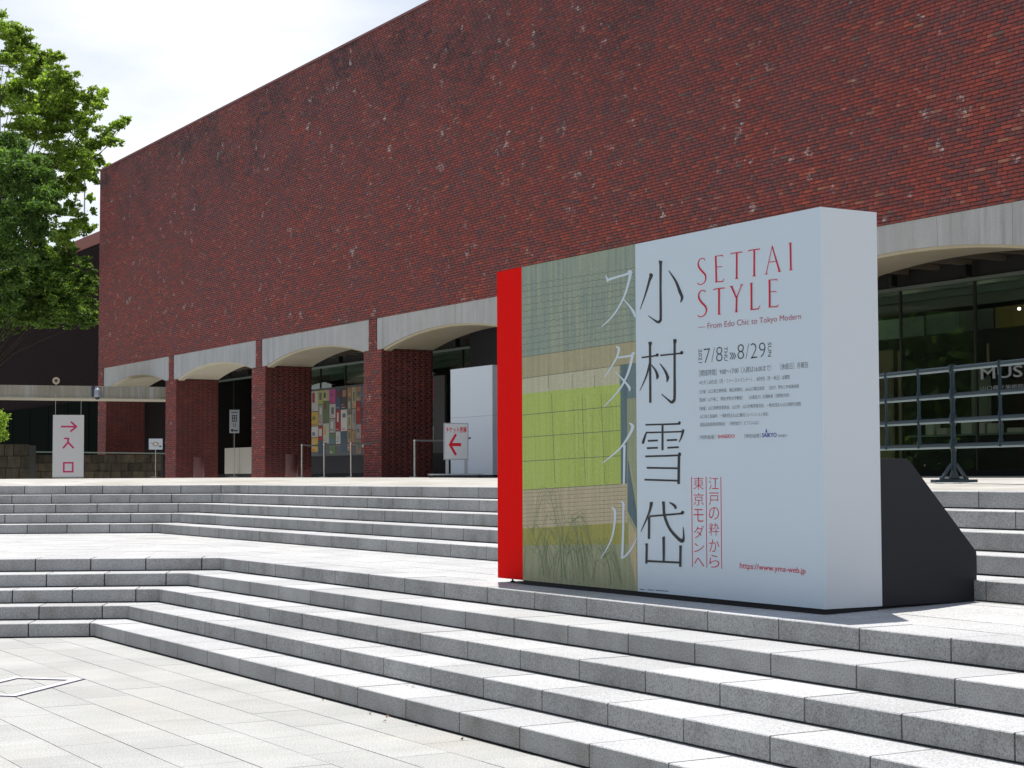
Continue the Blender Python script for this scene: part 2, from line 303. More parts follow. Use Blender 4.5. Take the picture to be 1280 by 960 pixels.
# ------------------------------------------------------------------ stairs
def step_block(C, off, s0, s1, tread, zt, H=H, PH=PH):          # s measured along the front line from the bend, left negative
    b = C + Vector((-off * math.tan(PH / 2), off)); prof = [(0, zt - .006), (.006, zt), (tread - .002, zt), (tread - .002, zt - H), (.035, zt - H), (.035, zt - H + .013), (0, zt - H + .013)]
    rt = Vector((1, 0)); lt = -DL
    if s1 <= 0: pts = [(b + DL * -s0, Vector((-lt.y, lt.x)), 0), (b + DL * -s1, Vector((-lt.y, lt.x)), 0)]
    elif s0 >= 0: pts = [(b + rt * s0, Vector((0, 1)), 0), (b + rt * s1, Vector((0, 1)), 0)]
    else: pts = [(b + DL * -s0, Vector((-lt.y, lt.x)), 0), (b, Vector((-math.tan(PH / 2), 1)), 0), (b + rt * s1, Vector((0, 1)), 0)]
    mb = MB(); n = len(prof); vs = [((p + nv * d).x, (p + nv * d).y, z) for p, nv, _ in pts for d, z in prof]; k = len(pts)
    fs = [(a * n + i, (a + 1) * n + i, (a + 1) * n + (i + 1) % n, a * n + (i + 1) % n) for a in range(k - 1) for i in range(n)]
    fs = [f[::-1] for f in fs]; fs += [tuple(range(n)), tuple(range((k - 1) * n, k * n))[::-1]]
    c = pts[0][0].lerp(pts[-1][0], .5); return mb.add(vs, fs), Vector((c.x, c.y, zt - H))
def flight(name, C, tread, ztop, label, firsts, lefts, xr, H=H, bl=.79):
    t = thing(name, (C.x, C.y, ztop - 5 * H), label, 'steps')
    for k in range(5):
        zt = ztop - k * H; off = -k * tread + (.07 if k == 0 and name == 'lower_steps' else 0); bx = (C + Vector((-off * math.tan(PH / 2), off))).x
        js = [firsts[k]]
        while bx + js[-1] < xr: js.append(js[-1] + bl + R.uniform(-.006, .006))
        js = js[:-1] + [xr - bx]; lj = [-lefts[k]]
        while lj[-1] > -13: lj.append(lj[-1] - .665 + R.uniform(-.04, .04))
        al = sorted(lj + js)
        mp_ = opath(C, off + .010, 12.9, xr); nb = opath(C, off + tread - .01, 12.9, xr)
        MB().add([(p.x, p.y, z) for z in (zt - H + .001, zt - .008) for p in mp_ + nb], [(6, 7, 10, 9), (7, 8, 11, 10), (0, 1, 7, 6), (1, 2, 8, 7)]).build('joint_mortar', M['joint'], t)
        for a, b in zip(al[:-1], al[1:]):
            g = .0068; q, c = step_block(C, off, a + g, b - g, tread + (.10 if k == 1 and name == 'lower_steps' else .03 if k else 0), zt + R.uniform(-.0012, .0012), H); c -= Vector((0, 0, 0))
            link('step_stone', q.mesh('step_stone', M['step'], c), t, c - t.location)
    return t
flight('lower_steps', CLO, TL, .75, 'lower flight of five wide granite steps bending round the paved forecourt in the foreground', [.10, .34, .10, .05, .26], [.22, .25, .25, .27, .05], XR)
flight('upper_steps', CUP, TU, ZU, 'upper flight of five granite steps behind the landing, leading up to the brick arcade', [.47, .22, .60, .10, .36], [.30, .12, .35, .12, .08], XR, HU, .813)
# ------------------------------------------------------------------ rectangular frame let into the paving
E1 = Vector((-.5, -.48)).normalized(); E2 = Vector((E1.y, -E1.x)) * -1
A0 = Vector((-14.51, 4.31)); E2 = Vector((.7325, -.6808))
tf = thing('drain_cover', (A0.x, A0.y, 0), 'white edged rectangular cover set slantwise into the forecourt paving at the lower left', 'drain cover')
def ring(w0, w1, z, m, nm, A0=A0, tf=tf, gz=lambda x, y: 0.0):
    a, b = .70, 1.18; mb = MB(); c = [A0 + E1 * u + E2 * v for u, v in ((w0, w0), (a - w0, w0), (a - w0, b - w0), (w0, b - w0))]; d = [A0 + E1 * u + E2 * v for u, v in ((w1, w1), (a - w1, w1), (a - w1, b - w1), (w1, b - w1))]
    vs = [(p.x, p.y, z + gz(p.x, p.y)) for p in c + d] + [(p.x, p.y, .001 + gz(p.x, p.y)) for p in c + d]
    fs = [(i, (i + 1) % 4, 4 + (i + 1) % 4, 4 + i) for i in range(4)] + [(i, 8 + i, 8 + (i + 1) % 4, (i + 1) % 4) for i in range(4)]
    return mb.add(vs, fs).build(nm, m, tf)
M['frame_white'] = material('white_metal_strip', (.85, .84, .88), .35, .1); M['seam'] = material('dark_seam', (.05, .035, .07), .8)
ring(0, .018, .005, M['seam'], 'outer_seam'); ring(.0185, .10, .007, M['frame_white'], 'metal_frame'); ring(.1005, .118, .005, M['seam'], 'inner_seam')
# ------------------------------------------------------------------ museum building
bld = thing('museum_building', (PX[3], FY, 1.66), 'long red brick museum hall with a shallow arched arcade of concrete lintels', 'building')
BO = bld.location.copy()
mb = MB(); mb.box(XL, XE, FY + .009, FY + 6, ZL1 + .002, ZTOP); wall = mb.build('brick_wall', M['mortar'], bld)
mb = MB(); mb.box(XL - .02, XE + .02, FY - .03, FY + .5, ZTOP + .001, ZTOP + .07); mb.build('coping', material('red_coping', (.16, .05, .05), .6), bld, bevel=.008)
for i, px in enumerate(PX):                         # strips of wall between the lintels
    x0 = XL if i == 0 else px - .19 * K; x1 = px + .19 * K
    mb = MB(); mb.box(x0, x1, FY + .009, FY + .4, ZL0 + .001, ZL1); mb.build('wall_strip', M['mortar'], bld)
CH, PER = .066, .367
def brick_arrays(u0, u1, z0, z1, zoff=0.0, calm=False):
    """flemish bond: (u start, u end, z) of every brick in the rectangle, cut at its edges"""
    res = []
    k0 = int(math.floor((z0 - zoff) / CH)); k1 = int(math.ceil((z1 - zoff) / CH))
    for k in range(k0, k1):
        za = max(z0, zoff + k * CH + .0064); zb = min(z1, zoff + (k + 1) * CH - .0064)
        if zb - za < .012: continue
        sh = (k % 2) * PER / 2 if calm else ((k * .381966) % 1.0 + .06 * math.sin(k * 12.9898)) * PER
        a = np.arange(math.floor((u0 - sh) / PER), math.ceil((u1 - sh) / PER) + 1) * PER + sh
        for s, e in ((.0018, .2382), (.2418, .3652)) if calm else ((.0042, .2358), (.2442, .3628)):
            s_ = np.maximum(a + s, u0); e_ = np.minimum(a + e, u1); ok = e_ - s_ > .02
            res.append(np.stack([s_[ok], e_[ok], np.full(ok.sum(), za), np.full(ok.sum(), zb)], 1))
    return np.concatenate(res)
def bricks_mesh(name, arr, ori, org, m, parent, seed=1, back=.0095):
    """ori 'Y': face looks to -Y at y=org; ori 'X': face looks to +X at x=org"""
    rs = np.random.RandomState(seed); n = len(arr); d = rs.uniform(-.0018, .0018, n); ch = .0022
    u0, u1, z0, z1 = arr.T
    def pt(u, dd, z): return np.stack([u, org - dd, z], 1) if ori == 'Y' else np.stack([np.full_like(u, org) + dd, u, z], 1)
    V = np.empty((n, 8, 3))
    for i, (a, b) in enumerate(((0, 0), (1, 0), (1, 1), (0, 1))):
        V[:, i] = pt((u1 - ch if a else u0 + ch), d, (z1 - ch if b else z0 + ch)); V[:, i + 4] = pt((u1 if a else u0), d * 0 - back, (z1 if b else z0))
    f = np.array([(0, 1, 2, 3), (0, 4, 5, 1), (1, 5, 6, 2), (2, 6, 7, 3), (3, 7, 4, 0)]); F = (np.arange(n)[:, None, None] * 8 + f[None]).reshape(-1)
    me = bpy.data.meshes.new(name); o = origin(parent); V = V.reshape(-1, 3) - np.array(o)
    me.vertices.add(n * 8); me.vertices.foreach_set('co', V.ravel()); me.loops.add(len(F)); me.loops.foreach_set('vertex_index', F.astype(np.int32))
    me.polygons.add(n * 5); me.polygons.foreach_set('loop_start', np.arange(0, n * 20, 4, dtype=np.int32)); me.polygons.foreach_set('loop_total', np.full(n * 5, 4, dtype=np.int32)); me.update(); me.validate()
    me.materials.append(m); ob = link(name, me, parent); ob['kind'] = 'stuff'; return ob
big = brick_arrays(XL, XE, ZL1 + .006, ZTOP - .003)
# the 300 bricks that show largest are objects of their own
C_ = np.stack([(big[:, 0] + big[:, 1]) / 2, np.full(len(big), FY), (big[:, 2] + big[:, 3]) / 2], 1) - np.array(CAM)
zc = C_ @ np.array(FW); xx = 640 + F_PX * (C_ @ np.array(RT)) / zc; yy = 480 - F_PX * (C_ @ np.array(UP)) / zc
vis = (xx < 1274) & (yy > 4) & (zc > 1) & ((big[:, 3] - big[:, 2]) > .05)
score = np.where(vis, (big[:, 1] - big[:, 0]) / zc ** 1.5, -1); idx = np.argsort(-score)[:300]
shared = {}
for i in idx:
    u0, u1, z0, z1 = big[i]; key = (round(u1 - u0, 3), round(z1 - z0, 3))
    if key not in shared:
        w, h = (u1 - u0) / 2, (z1 - z0) / 2; q = MB(); c_ = .0022
        q.add([(-w + c_, 0, -h + c_), (w - c_, 0, -h + c_), (w - c_, 0, h - c_), (-w + c_, 0, h - c_), (-w, .0095, -h), (w, .0095, -h), (w, .0095, h), (-w, .0095, h)], [(0, 1, 2, 3), (0, 4, 5, 1), (1, 5, 6, 2), (2, 6, 7, 3), (3, 7, 4, 0)])
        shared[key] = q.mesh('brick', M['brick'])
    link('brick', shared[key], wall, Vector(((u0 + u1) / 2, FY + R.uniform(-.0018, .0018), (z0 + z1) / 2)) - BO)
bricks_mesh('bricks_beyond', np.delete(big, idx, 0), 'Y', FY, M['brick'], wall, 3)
st = np.concatenate([brick_arrays((XL if i == 0 else px - .19 * K), px + .19 * K, ZL0 + .004, ZL1) for i, px in enumerate(PX)])
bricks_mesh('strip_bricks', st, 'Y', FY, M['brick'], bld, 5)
PD = 1.2 * K
for i, px in enumerate(PX):
    x0 = XL if i == 0 else px - .425 * K; x1 = px + .425 * K
    if i == 0: x1 = px + .47 * K
    mb = MB(); mb.box(x0, x1 - .0055, FY + .0095, FY + PD, GR, ZL0 - .001); p = mb.build('pier', M['mortar_in'], bld)
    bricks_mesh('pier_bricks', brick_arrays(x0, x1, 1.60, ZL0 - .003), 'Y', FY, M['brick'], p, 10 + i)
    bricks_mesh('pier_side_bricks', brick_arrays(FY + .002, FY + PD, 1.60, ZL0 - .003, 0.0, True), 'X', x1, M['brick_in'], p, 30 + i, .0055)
# arched lintels and the shallow vaults behind them
def arch_z(x, a, b, rise, zs):
    c = (a + b) / 2; w = (b - a) / 2; Rr = (w * w + rise * rise) / (2 * rise); return zs + rise - Rr + math.sqrt(max(0, Rr * Rr - (x - c) ** 2))
for i in range(7):
    xa, xb = PX[i] + .19 * K + .004, PX[i + 1] - .19 * K - .004; a, b = PX[i] + .425 * K, PX[i + 1] - .425 * K; rise = ZCR - ZL0; N = 40
    cuts = [xa, xb] if i < 5 else [xa] + [a + (b - a) * k / 4 for k in (.55, 1.48, 2.52, 3.45)] + [xb]
    t0 = None
    for ca, cb in zip(cuts[:-1], cuts[1:]):
        g = .004; xs = sorted({ca + g, cb - g} | {x for x in ([a + (b - a) * k / N for k in range(N + 1)]) if ca + g < x < cb - g})
        mb = MB(); lo = [(x, (arch_z(x, a, b, rise, ZL0) if a <= x <= b else ZL0) + .0) for x in xs]
        ring_ = lo + [(xs[-1], ZL1), (xs[0], ZL1)]; n = len(ring_); y0, y1 = FY + .018, FY + .30
        # face polygon split into strips so it stays planar and clean
        vs = []; fs = []
        for x, z in lo: vs += [(x, y0, z), (x, y0, ZL1), (x, y1, z), (x, y1, ZL1)]
        for k in range(len(lo) - 1):
            q = 4 * k; fs += [(q, q + 4, q + 5, q + 1), (q, q + 2, q + 6, q + 4), (q + 1, q + 5, q + 7, q + 3), (q + 2, q + 3, q + 7, q + 6)]
        q = 4 * (len(lo) - 1); fs += [(0, 1, 3, 2), (q, q + 2, q + 3, q + 1)]
        o = mb.add(vs, fs).build('lintel' if t0 is None else 'lintel', M['concrete'], bld)
    def vault(y0, y1, dz, nm, m):
        vs = []; fs = []
        for k in range(N + 1):
            x = a + (b - a) * k / N; z = arch_z(x, a, b, rise, ZL0) + dz
            if k == 0: x += .003
            if k == N: x -= .003
            vs += [(x, y0, z), (x, y1, z), (x, y0, ZL1 - .02), (x, y1, ZL1 - .02)]
        for k in range(N):
            q = 4 * k; fs += [(q, q + 1, q + 5, q + 4), (q, q + 4, q + 6, q + 2), (q + 1, q + 3, q + 7, q + 5)]
        o = MB().add(vs, fs).build(nm, m, bld)
        pass
    vault(FY + .3005, FY + PD, .016, 'vault', M['soffit'])
# the lip under each lintel shares the vault's concrete and its painted bounce light
for i in range(7):
    a, b = PX[i] + .425 * K, PX[i + 1] - .425 * K; rise = ZCR - ZL0; N = 40; vs = []; fs = []
    for k in range(N + 1):
        x = a + (b - a) * k / N; z = arch_z(x, a, b, rise, ZL0)
        if k == 0: x += .003
        if k == N: x -= .003
        vs += [(x, FY + .06, z + .002), (x, FY + .095, z - .045), (x, FY + .29, z - .045), (x, FY + .29, z + .002)]
    for k in range(N):
        q = 4 * k; fs += [(q + j, q + 4 + j, q + 5 + j, q + 1 + j) for j in range(3)]
    o = MB().add(vs, [f[::-1] for f in fs] + [(0, 1, 2, 3)]).build('arch_lip', M['soffit'], bld)
# arcade ceiling, its ribs, glass wall, dark hall behind
mb = MB(); mb.box(XL + .5, XE, FY + PD + .002, GY + .2, 5.80, ZL1); mb.build('arcade_ceiling', M['ceil'], bld)
x = XL + .9
while x < XE:
    MB().box(x, x + .09, FY + PD + .01, GY - .06, 5.70, 5.799).build('ceiling_rib', M['beam'], bld); x += .86
MB().box(XL + .3, XE, GY - .05, GY + .05, 5.40, 5.47).build('window_header', M['header'], bld)
MB().box(XL + .3, XE, GY + .06, GY + .10, 5.472, 5.80).build('fascia_board', M['dark'], bld)
MB().box(XL + .3, XE, GY - .10, GY + .10, 1.60, 1.78).build('window_sill', M['asphalt'], bld)
MW = 2.04; x = -23.87 - 21 * MW; xs = []
while x < XE: xs.append(x); x += MW
for x in xs:
    MB().box(x - .02, x + .02, GY - .03, GY + .03, 1.781, 5.399).build('mullion', M['mullion'], bld)
    MB().box(x - .05, x + .05, GY - .28, GY - .12, 5.472, 5.70).build('hanger', M['mullion'], bld)
    MB().box(x + .021, x + MW - .021, GY - .006, GY + .006, 1.785, 5.395).build('pane', M['glass'], bld)
mb = MB(); mb.box(XL + .3, XE, GY + .12, GY + 11, 1.50, 1.655); mb.build('hall_floor', M['dark_floor'], bld)
MB().box(XL + .3, XE, GY + .12, GY + 11, 5.75, 5.95).build('hall_ceiling', M['hall'], bld)
MB().box(XL + .3, XE, GY + 11, GY + 11.3, 1.5, 5.95).build('hall_back_wall', M['hall'], bld)
MB().box(XL + .0, XL + .3, FY + PD, GY + 11, GR, 5.95).build('end_wall', M['mortar'], bld)
for y in (GY + 1.2, GY + 2.4, GY + 4.2): MB().box(XL + 4, XE, y, y + .12, 5.50, 5.749).build('hall_beam', M['header'], bld)
for x, w, c in ((-29.75, .70, (.42, .54, .42)), (-29.0, .72, (.24, .29, .24)), (-28.2, 1.0, (.20, .23, .19)), (-27.15, .95, (.16, .17, .14)), (-26.15, .95, (.30, .23, .09)), (-25.15, 1.2, (.16, .16, .12)), (-23.9, 2.2, (.2, .19, .14))):
    MB().box(x, x + w, GY + 2.9, GY + 3.1, 4.78, 5.22).build('bulkhead_panel', material('bulkhead', c, .8, 0, .1), bld)
# ------------------------------------------------------------------ things inside the glass
def small_box(name, x, y, z, w, d, h, m, label, cat, group=None, rz=0.0, bevel=.01):
    o = MB().box(-w / 2, w / 2, -d / 2, d / 2, 0, h).build(name, m, None, bevel=bevel); o.location = (x, y, z); o.rotation_euler.z = rz
    return tag(o, label, cat, group)
MU = M['mullion']
for x, lb in ((-25.4, 'long dark counter behind the glass, left of the lettering'), (-20.9, 'long dark counter behind the glass, right end of the frame')):
    t = thing('counter', (x, GY + 1.6, 1.655), lb, 'counter'); MB().box(-1.6, 1.6, -.35, .35, 0, .82).build('cabinet', M['dark'], t, world=False); MB().box(-1.65, 1.65, -.4, .4, .821, .86).build('counter_top', M['header'], t, world=False)
for k, (x, w, h) in enumerate(((-26.65, .24, .30), (-26.3, .3, .14), (-25.6, .3, .26), (-25.2, .22, .22), (-24.9, .26, .20), (-24.3, .4, .10), (-21.9, .22, .30), (-21.6, .22, .22), (-21.3, .2, .16))):
    small_box('leaflet_stack', x, GY + 1.55, 2.516, w, .2, h, M['cream'], ('first', 'second', 'third', 'fourth', 'fifth', 'sixth', 'seventh', 'eighth', 'last')[k] + ' pale leaflet stack from the left on the dark counters behind the glass', 'leaflets', 'leaflet stacks on the counters inside the glass')
for x, z0, w, h, c in ((-29.35, 2.2, .75, 2.3, (.34, .27, .18)), (-26.3, 2.6, .5, 1.35, (.22, .25, .19))):
    small_box('display_panel', x, GY + 2.6, 1.656, w, .08, z0 - 1.656 + h, material('display_board', c, .7), 'tan display board standing inside the hall, nearest the big white sign' if x < -28 else 'dim green board standing inside the hall behind the lettering', 'display board')
for p in ((-28.87, GY + 2.7), (-26.2, GY + 2.72)):
    small_box('timber_post', p[0], p[1], 1.656, .04, .04, 2.8, material('timber', (.42, .30, .17), .6), 'thin tan post inside the hall, left of the lettering' if p[0] < -28 else 'thin tan post inside the hall behind the lettering', 'post', bevel=0)
for p, lb in (((-25.2, GY + 2.6, 5.08), 'tiny lit spotlight behind the glass, middle one of three and the brightest'), ((-24.2, GY + 2.1, 5.25), 'tiny lit spotlight behind the glass, the one farthest right'), ((-25.6, GY + 4.2, 4.75), 'tiny lit spotlight behind the glass, the lowest of three')):
    o = MB().lathe((0, 0, 0), [(.02, .05), (.035, .04), (.035, 0), (.02, -.012)], 10).build('ceiling_lamp', M['lit']); o.location = p; tag(o, lb, 'ceiling lamp', 'lit spotlights in the dark hall')
m = material('hall_fill_glow', (.9, .9, .85)); m.node_tree.nodes['Principled BSDF'].inputs['Emission Color'].default_value = (1, .88, .68, 1); m.node_tree.nodes['Principled BSDF'].inputs['Emission Strength'].default_value = 14
for x in (-60, -33, -29.2, -27, -24.8, -22.6, -20.4, -18):  # fill lamps added unseen in the ceiling to brighten the hall
    for y in (GY + .85, GY + 3.3):
        o = MB().lathe((0, 0, 0), [(.075, 0), (.075, .012), (.06, .02)], 12).build('hall_fill_lamp', m); o.location = (x, y, 5.725); tag(o, 'round fill lamp added in the ceiling of the dark hall behind the glass', 'ceiling lamp', 'fill lamps added in the hall ceiling')
# ------------------------------------------------------------------ text helper
def text_mesh(s, m, name='lettering', bold=0.0):
    cu = bpy.data.curves.new(name, 'FONT'); cu.body = s; cu.size = 1; cu.resolution_u = 3; cu.offset = bold
    ob = bpy.data.objects.new(name, cu); col.objects.link(ob); bpy.context.view_layer.update()
    me = bpy.data.meshes.new_from_object(ob.evaluated_get(bpy.context.evaluated_depsgraph_get())); bpy.data.objects.remove(ob); bpy.data.curves.remove(cu)
    n = len(me.vertices); v = np.empty(n * 3); me.vertices.foreach_get('co', v); v = v.reshape(-1, 3); me.materials.clear(); me.materials.append(m)
    return me, v
def put_text(s, m, parent, fn, x0, y0, x1, y1, name='lettering', bold=0.0, caps=None):
    """fit the text's box to (x0,y0)-(x1,y1) in the local panel frame; fn maps (x, y) -> 3-D; caps = cap height gives y scale"""
    me, v = text_mesh(s, m, name, bold)
    if len(v) == 0: return None
    a, b = v.min(0), v.max(0)
    ux = (v[:, 0] - a[0]) / max(1e-6, b[0] - a[0]); 
    if caps: uy = v[:, 1] / caps
    else: uy = (v[:, 1] - a[1]) / max(1e-6, b[1] - a[1])
    P = np.array([fn(x0 + (x1 - x0) * p, y0 + (y1 - y0) * q) for p, q in zip(ux, uy)])
    me.vertices.foreach_set('co', P.ravel()); me.update(); return link(name, me, parent)
o = None
def fn(x, y): return (x - PX[3], GY - .012 - FY, y - 1.66)
put_text('MUSEUM', M['white_end'], bld, fn, -23.75, 3.50, -21.6, 3.72, 'museum_lettering', .012)
put_text('山口県立美術館', M['white_end'], bld, fn, -23.75, 3.285, -22.68, 3.375, 'museum_name_lettering')
# ------------------------------------------------------------------ the big exhibition sign
SW, SH, SD = 4.417, 2.776, .517
SX, SY, SZ = -9.141, 7.845, .7902                    # its front right bottom corner
sa = .0114
sign = thing('exhibition_sign', (SX, SY, .752), 'large white exhibition billboard with red left edge and Japanese title standing on the landing', 'billboard', rz=sa)
def sl(u, w, d=0.0): return (u - SW, d, w + SZ - .752)   # u from the left, w from the bottom, d into the box
S = dict(world=False)
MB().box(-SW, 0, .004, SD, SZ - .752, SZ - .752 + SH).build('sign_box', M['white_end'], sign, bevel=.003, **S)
# coordinates on the printed front were measured on a grid (x right, y down) and are mapped to metres on the panel
src = np.array([(622, 341.5), (1028.3, 257), (622, 724.5), (1030.5, 761.5)]); dst = np.array([(0, SH), (SW, SH), (0, 0), (SW, 0)])
A = []
for (x, y), (u, v) in zip(src, dst): A += [[x, y, 1, 0, 0, 0, -u * x, -u * y, -u], [0, 0, 0, x, y, 1, -v * x, -v * y, -v]]
HM = np.linalg.svd(np.array(A))[2][-1].reshape(3, 3)
def uv(x, y):
    p = HM @ np.array([x, y, 1.0]); return p[0] / p[2], p[1] / p[2]
u_red, u_art = uv(653, 500)[0], uv(796, 500)[0]
def face(u0, u1, w0, w1, d0, nm, m, parent=sign, lab=None):
    return tag(MB().box(u0 - SW, u1 - SW, d0, .0035, w0 + SZ - .752, w1 + SZ - .752).build(nm, m, parent, **S), lab)
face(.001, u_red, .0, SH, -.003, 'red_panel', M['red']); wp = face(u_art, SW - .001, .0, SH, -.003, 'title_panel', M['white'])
# printed picture: a plain arrangement of colour fields in the photograph's colours
def fabric(name, c0, c1, sx=9.0):
    m = material(name, c0, .6); t = NT(m); c = t.ramp(t.noise(t.pos((sx, sx, .5)), 3.0, 4), [(.35, c0), (.65, c1)])
    c = t.mix(1.0, c, t.ramp(t.noise(t.pos(), 70, 2), [(.3, g3(.88)), (.7, g3(1.12))]), 'MULTIPLY'); t.base(c); return m
ap = MB().box(u_red + .001 - SW, u_art - .001 - SW, -.002, .0035, SZ - .752, SZ - .752 + SH).build('picture_panel', fabric('print_pale_green', (.27, .30, .17), (.35, .35, .22)), sign, **S)
def field(pts, m, nm, d=-.0035):
    P = [uv(x, y) for x, y in pts]; n = len(P); vs = [sl(u, w, d) for u, w in P] + [sl(u, w, -.0015) for u, w in P]
    return MB().add(vs, [tuple(range(n))] + [(i, n + i, n + (i + 1) % n, (i + 1) % n) for i in range(n)]).build(nm, m, ap, **S)
def ylin(x, ya, yb): return ya + (yb - ya) * (x - 653.3) / (795.5 - 653.3)
def band(t0, t1, b0, b1, m, nm='colour_field', x0=653.4, x1=795.4, d=-.0035): return field([(x0, ylin(x0, b0, b1)), (x1, ylin(x1, b0, b1)), (x1, ylin(x1, t0, t1)), (x0, ylin(x0, t0, t1))], m, nm, d)
band(335.5, 306.2, 448, 427, fabric('print_slate_green', (.20, .27, .235), (.31, .35, .25)))
band(448, 427, 475, 455, fabric('print_ochre', (.33, .30, .17), (.40, .36, .22)))
band(475, 455, 494.6, 479, fabric('print_cream', (.42, .42, .28), (.50, .48, .33)), x1=775)
band(494.6, 479, 615, 605, fabric('print_lime', (.36, .46, .085), (.41, .51, .12)), x1=776)
band(615, 605, 663, 654, fabric('print_tan', (.43, .37, .23), (.50, .43, .28)), x1=784)
band(663, 654, 684, 681, fabric('print_olive', (.29, .28, .055), (.34, .33, .08)), x1=784)
field([(776.5, 606), (784, 606), (784, 456), (776.5, 457)], fabric('print_teal', (.07, .13, .15), (.11, .18, .19)), 'colour_field')
field([(784.3, 500), (795.4, 498.5), (795.4, 455), (784.3, 456)], fabric('print_teal_light', (.10, .17, .19), (.14, .21, .22)), 'colour_field')
field([(784.3, 640), (795.4, 662), (795.4, 640), (785, 575)], fabric('print_teal_dark', (.06, .11, .14), (.10, .16, .18)), 'colour_field')
field([(784.3, 572), (795.4, 610), (795.4, 499), (784.3, 500.5)], fabric('print_sage', (.24, .27, .16), (.30, .33, .21)), 'colour_field')
field([(786, 690), (795.4, 738), (795.4, 668), (786, 652)], fabric('print_straw', (.43, .36, .20), (.50, .42, .25)), 'colour_field')
def ribbon(mb, pts, d, sx=1.0, org=(0, 0), smooth=True):
    """a brush stroke: pts (x, y, full width) on the measuring grid, divided by sx and moved to org"""
    P = [(org[0] + p[0] / sx, org[1] + p[1] / sx, p[2] / sx / 2) for p in pts]
    if smooth and len(P) > 2:
        Q = []
        for i in range(len(P) - 1):
            p0 = P[max(0, i - 1)]; p1 = P[i]; p2 = P[i + 1]; p3 = P[min(len(P) - 1, i + 2)]
            for k in range(5):
                t = k / 5; Q.append(tuple(.5 * (2 * p1[j] + (p2[j] - p0[j]) * t + (2 * p0[j] - 5 * p1[j] + 4 * p2[j] - p3[j]) * t * t + (3 * p1[j] - p0[j] - 3 * p2[j] + p3[j]) * t ** 3) if j < 2 else p1[2] + (p2[2] - p1[2]) * t for j in range(3)))
        Q.append(P[-1]); P = Q
    vs = []; n = len(P)
    for i, (x, y, w) in enumerate(P):
        a = P[max(0, i - 1)]; b = P[min(n - 1, i + 1)]; dx, dy = b[0] - a[0], b[1] - a[1]; L_ = math.hypot(dx, dy) or 1; nx, ny = -dy / L_, dx / L_
        vs.append(sl(*uv(x + nx * w, y + ny * w), d)); vs.append(sl(*uv(x - nx * w, y - ny * w), d))
    mb.add(vs, [(2 * i, 2 * i + 1, 2 * i + 3, 2 * i + 2) for i in range(n - 1)])
LINE = material('print_line', (.10, .13, .10), .6); LINE2 = material('print_line_green', (.19, .25, .13), .6)
mb = MB()
for r in range(11):
    ya = 358 + r * 8.3; yb = 335 + r * 8.3; pts = []
    for k in range(60):
        x = 654 + k * 2.38; ph = (k + r * 1.7) % 4; pts.append((x, ylin(x, ya, yb) + (.9 if ph < 1.2 else -.5) + R.uniform(-.1, .1), .55))
    ribbon(mb, pts, -.0042, smooth=False)
for ya, yb in ((448.3, 427.3), (475.2, 455.2)): ribbon(mb, [(653.6, ya, .7), (795.2, yb, .7)], -.0042)
mb.build('wave_lines', LINE, ap, **S)
mb = MB()
for ya, yb in ((521, 507), (549, 538), (579, 570), (615, 605.3)): ribbon(mb, [(653.6, ya, .7), (776, ylin(776, ya, yb), .7)], -.0042)
for k in range(9): ribbon(mb, [(653.6, 619 + k * 5, .4), (783, ylin(783, 619 + k * 5, 609.5 + k * 5), .4)], -.0042)
for x in (690, 728, 752): ribbon(mb, [(x, 494, .45), (x + 4, 606, .45)], -.0042)
for x in (686, 716, 744): ribbon(mb, [(x, 470, .5), (x, 487, .5)], -.0042)
mb.build('field_lines', LINE, ap, **S)
mb = MB(); rr = random.Random(5)
for bx, by, h_, n_, s_ in ((699, 727, 112, 20, 1), (704, 728, 80, 12, -1), (726, 731, 84, 18, 1), (760, 734, 60, 12, 1), (676, 724, 60, 10, 1)):
    for k in range(n_):
        t0 = rr.uniform(.35, 1.0); sgn = rr.choice((-1, 1)); tx = bx - 12 * t0 * s_; ty = by - h_ * t0; w_ = rr.uniform(8, 26); dn = rr.uniform(12, 46)
        yend = min(ty + dn, ylin(tx + sgn * w_, 722, 736)); x2 = max(655, min(793, tx + sgn * w_)); xm = max(655, min(793, tx + sgn * w_ * .55))
        ribbon(mb, [(tx, ty, .5), (xm, ty - 6, .45), (x2, yend, .25)], -.0046)
    ribbon(mb, [(bx + 3, by - 2, 1.2), (bx, by - h_ * .45, .9), (bx - 12 * s_, by - h_, .5)], -.0046)
for k in range(9):
    x = rr.uniform(716, 774); ribbon(mb, [(x, rr.uniform(492, 510), .22), (x + rr.uniform(-2, 2), rr.uniform(560, 640), .16)], -.0046)
mb.build('grass_lines', LINE2, ap, **S)
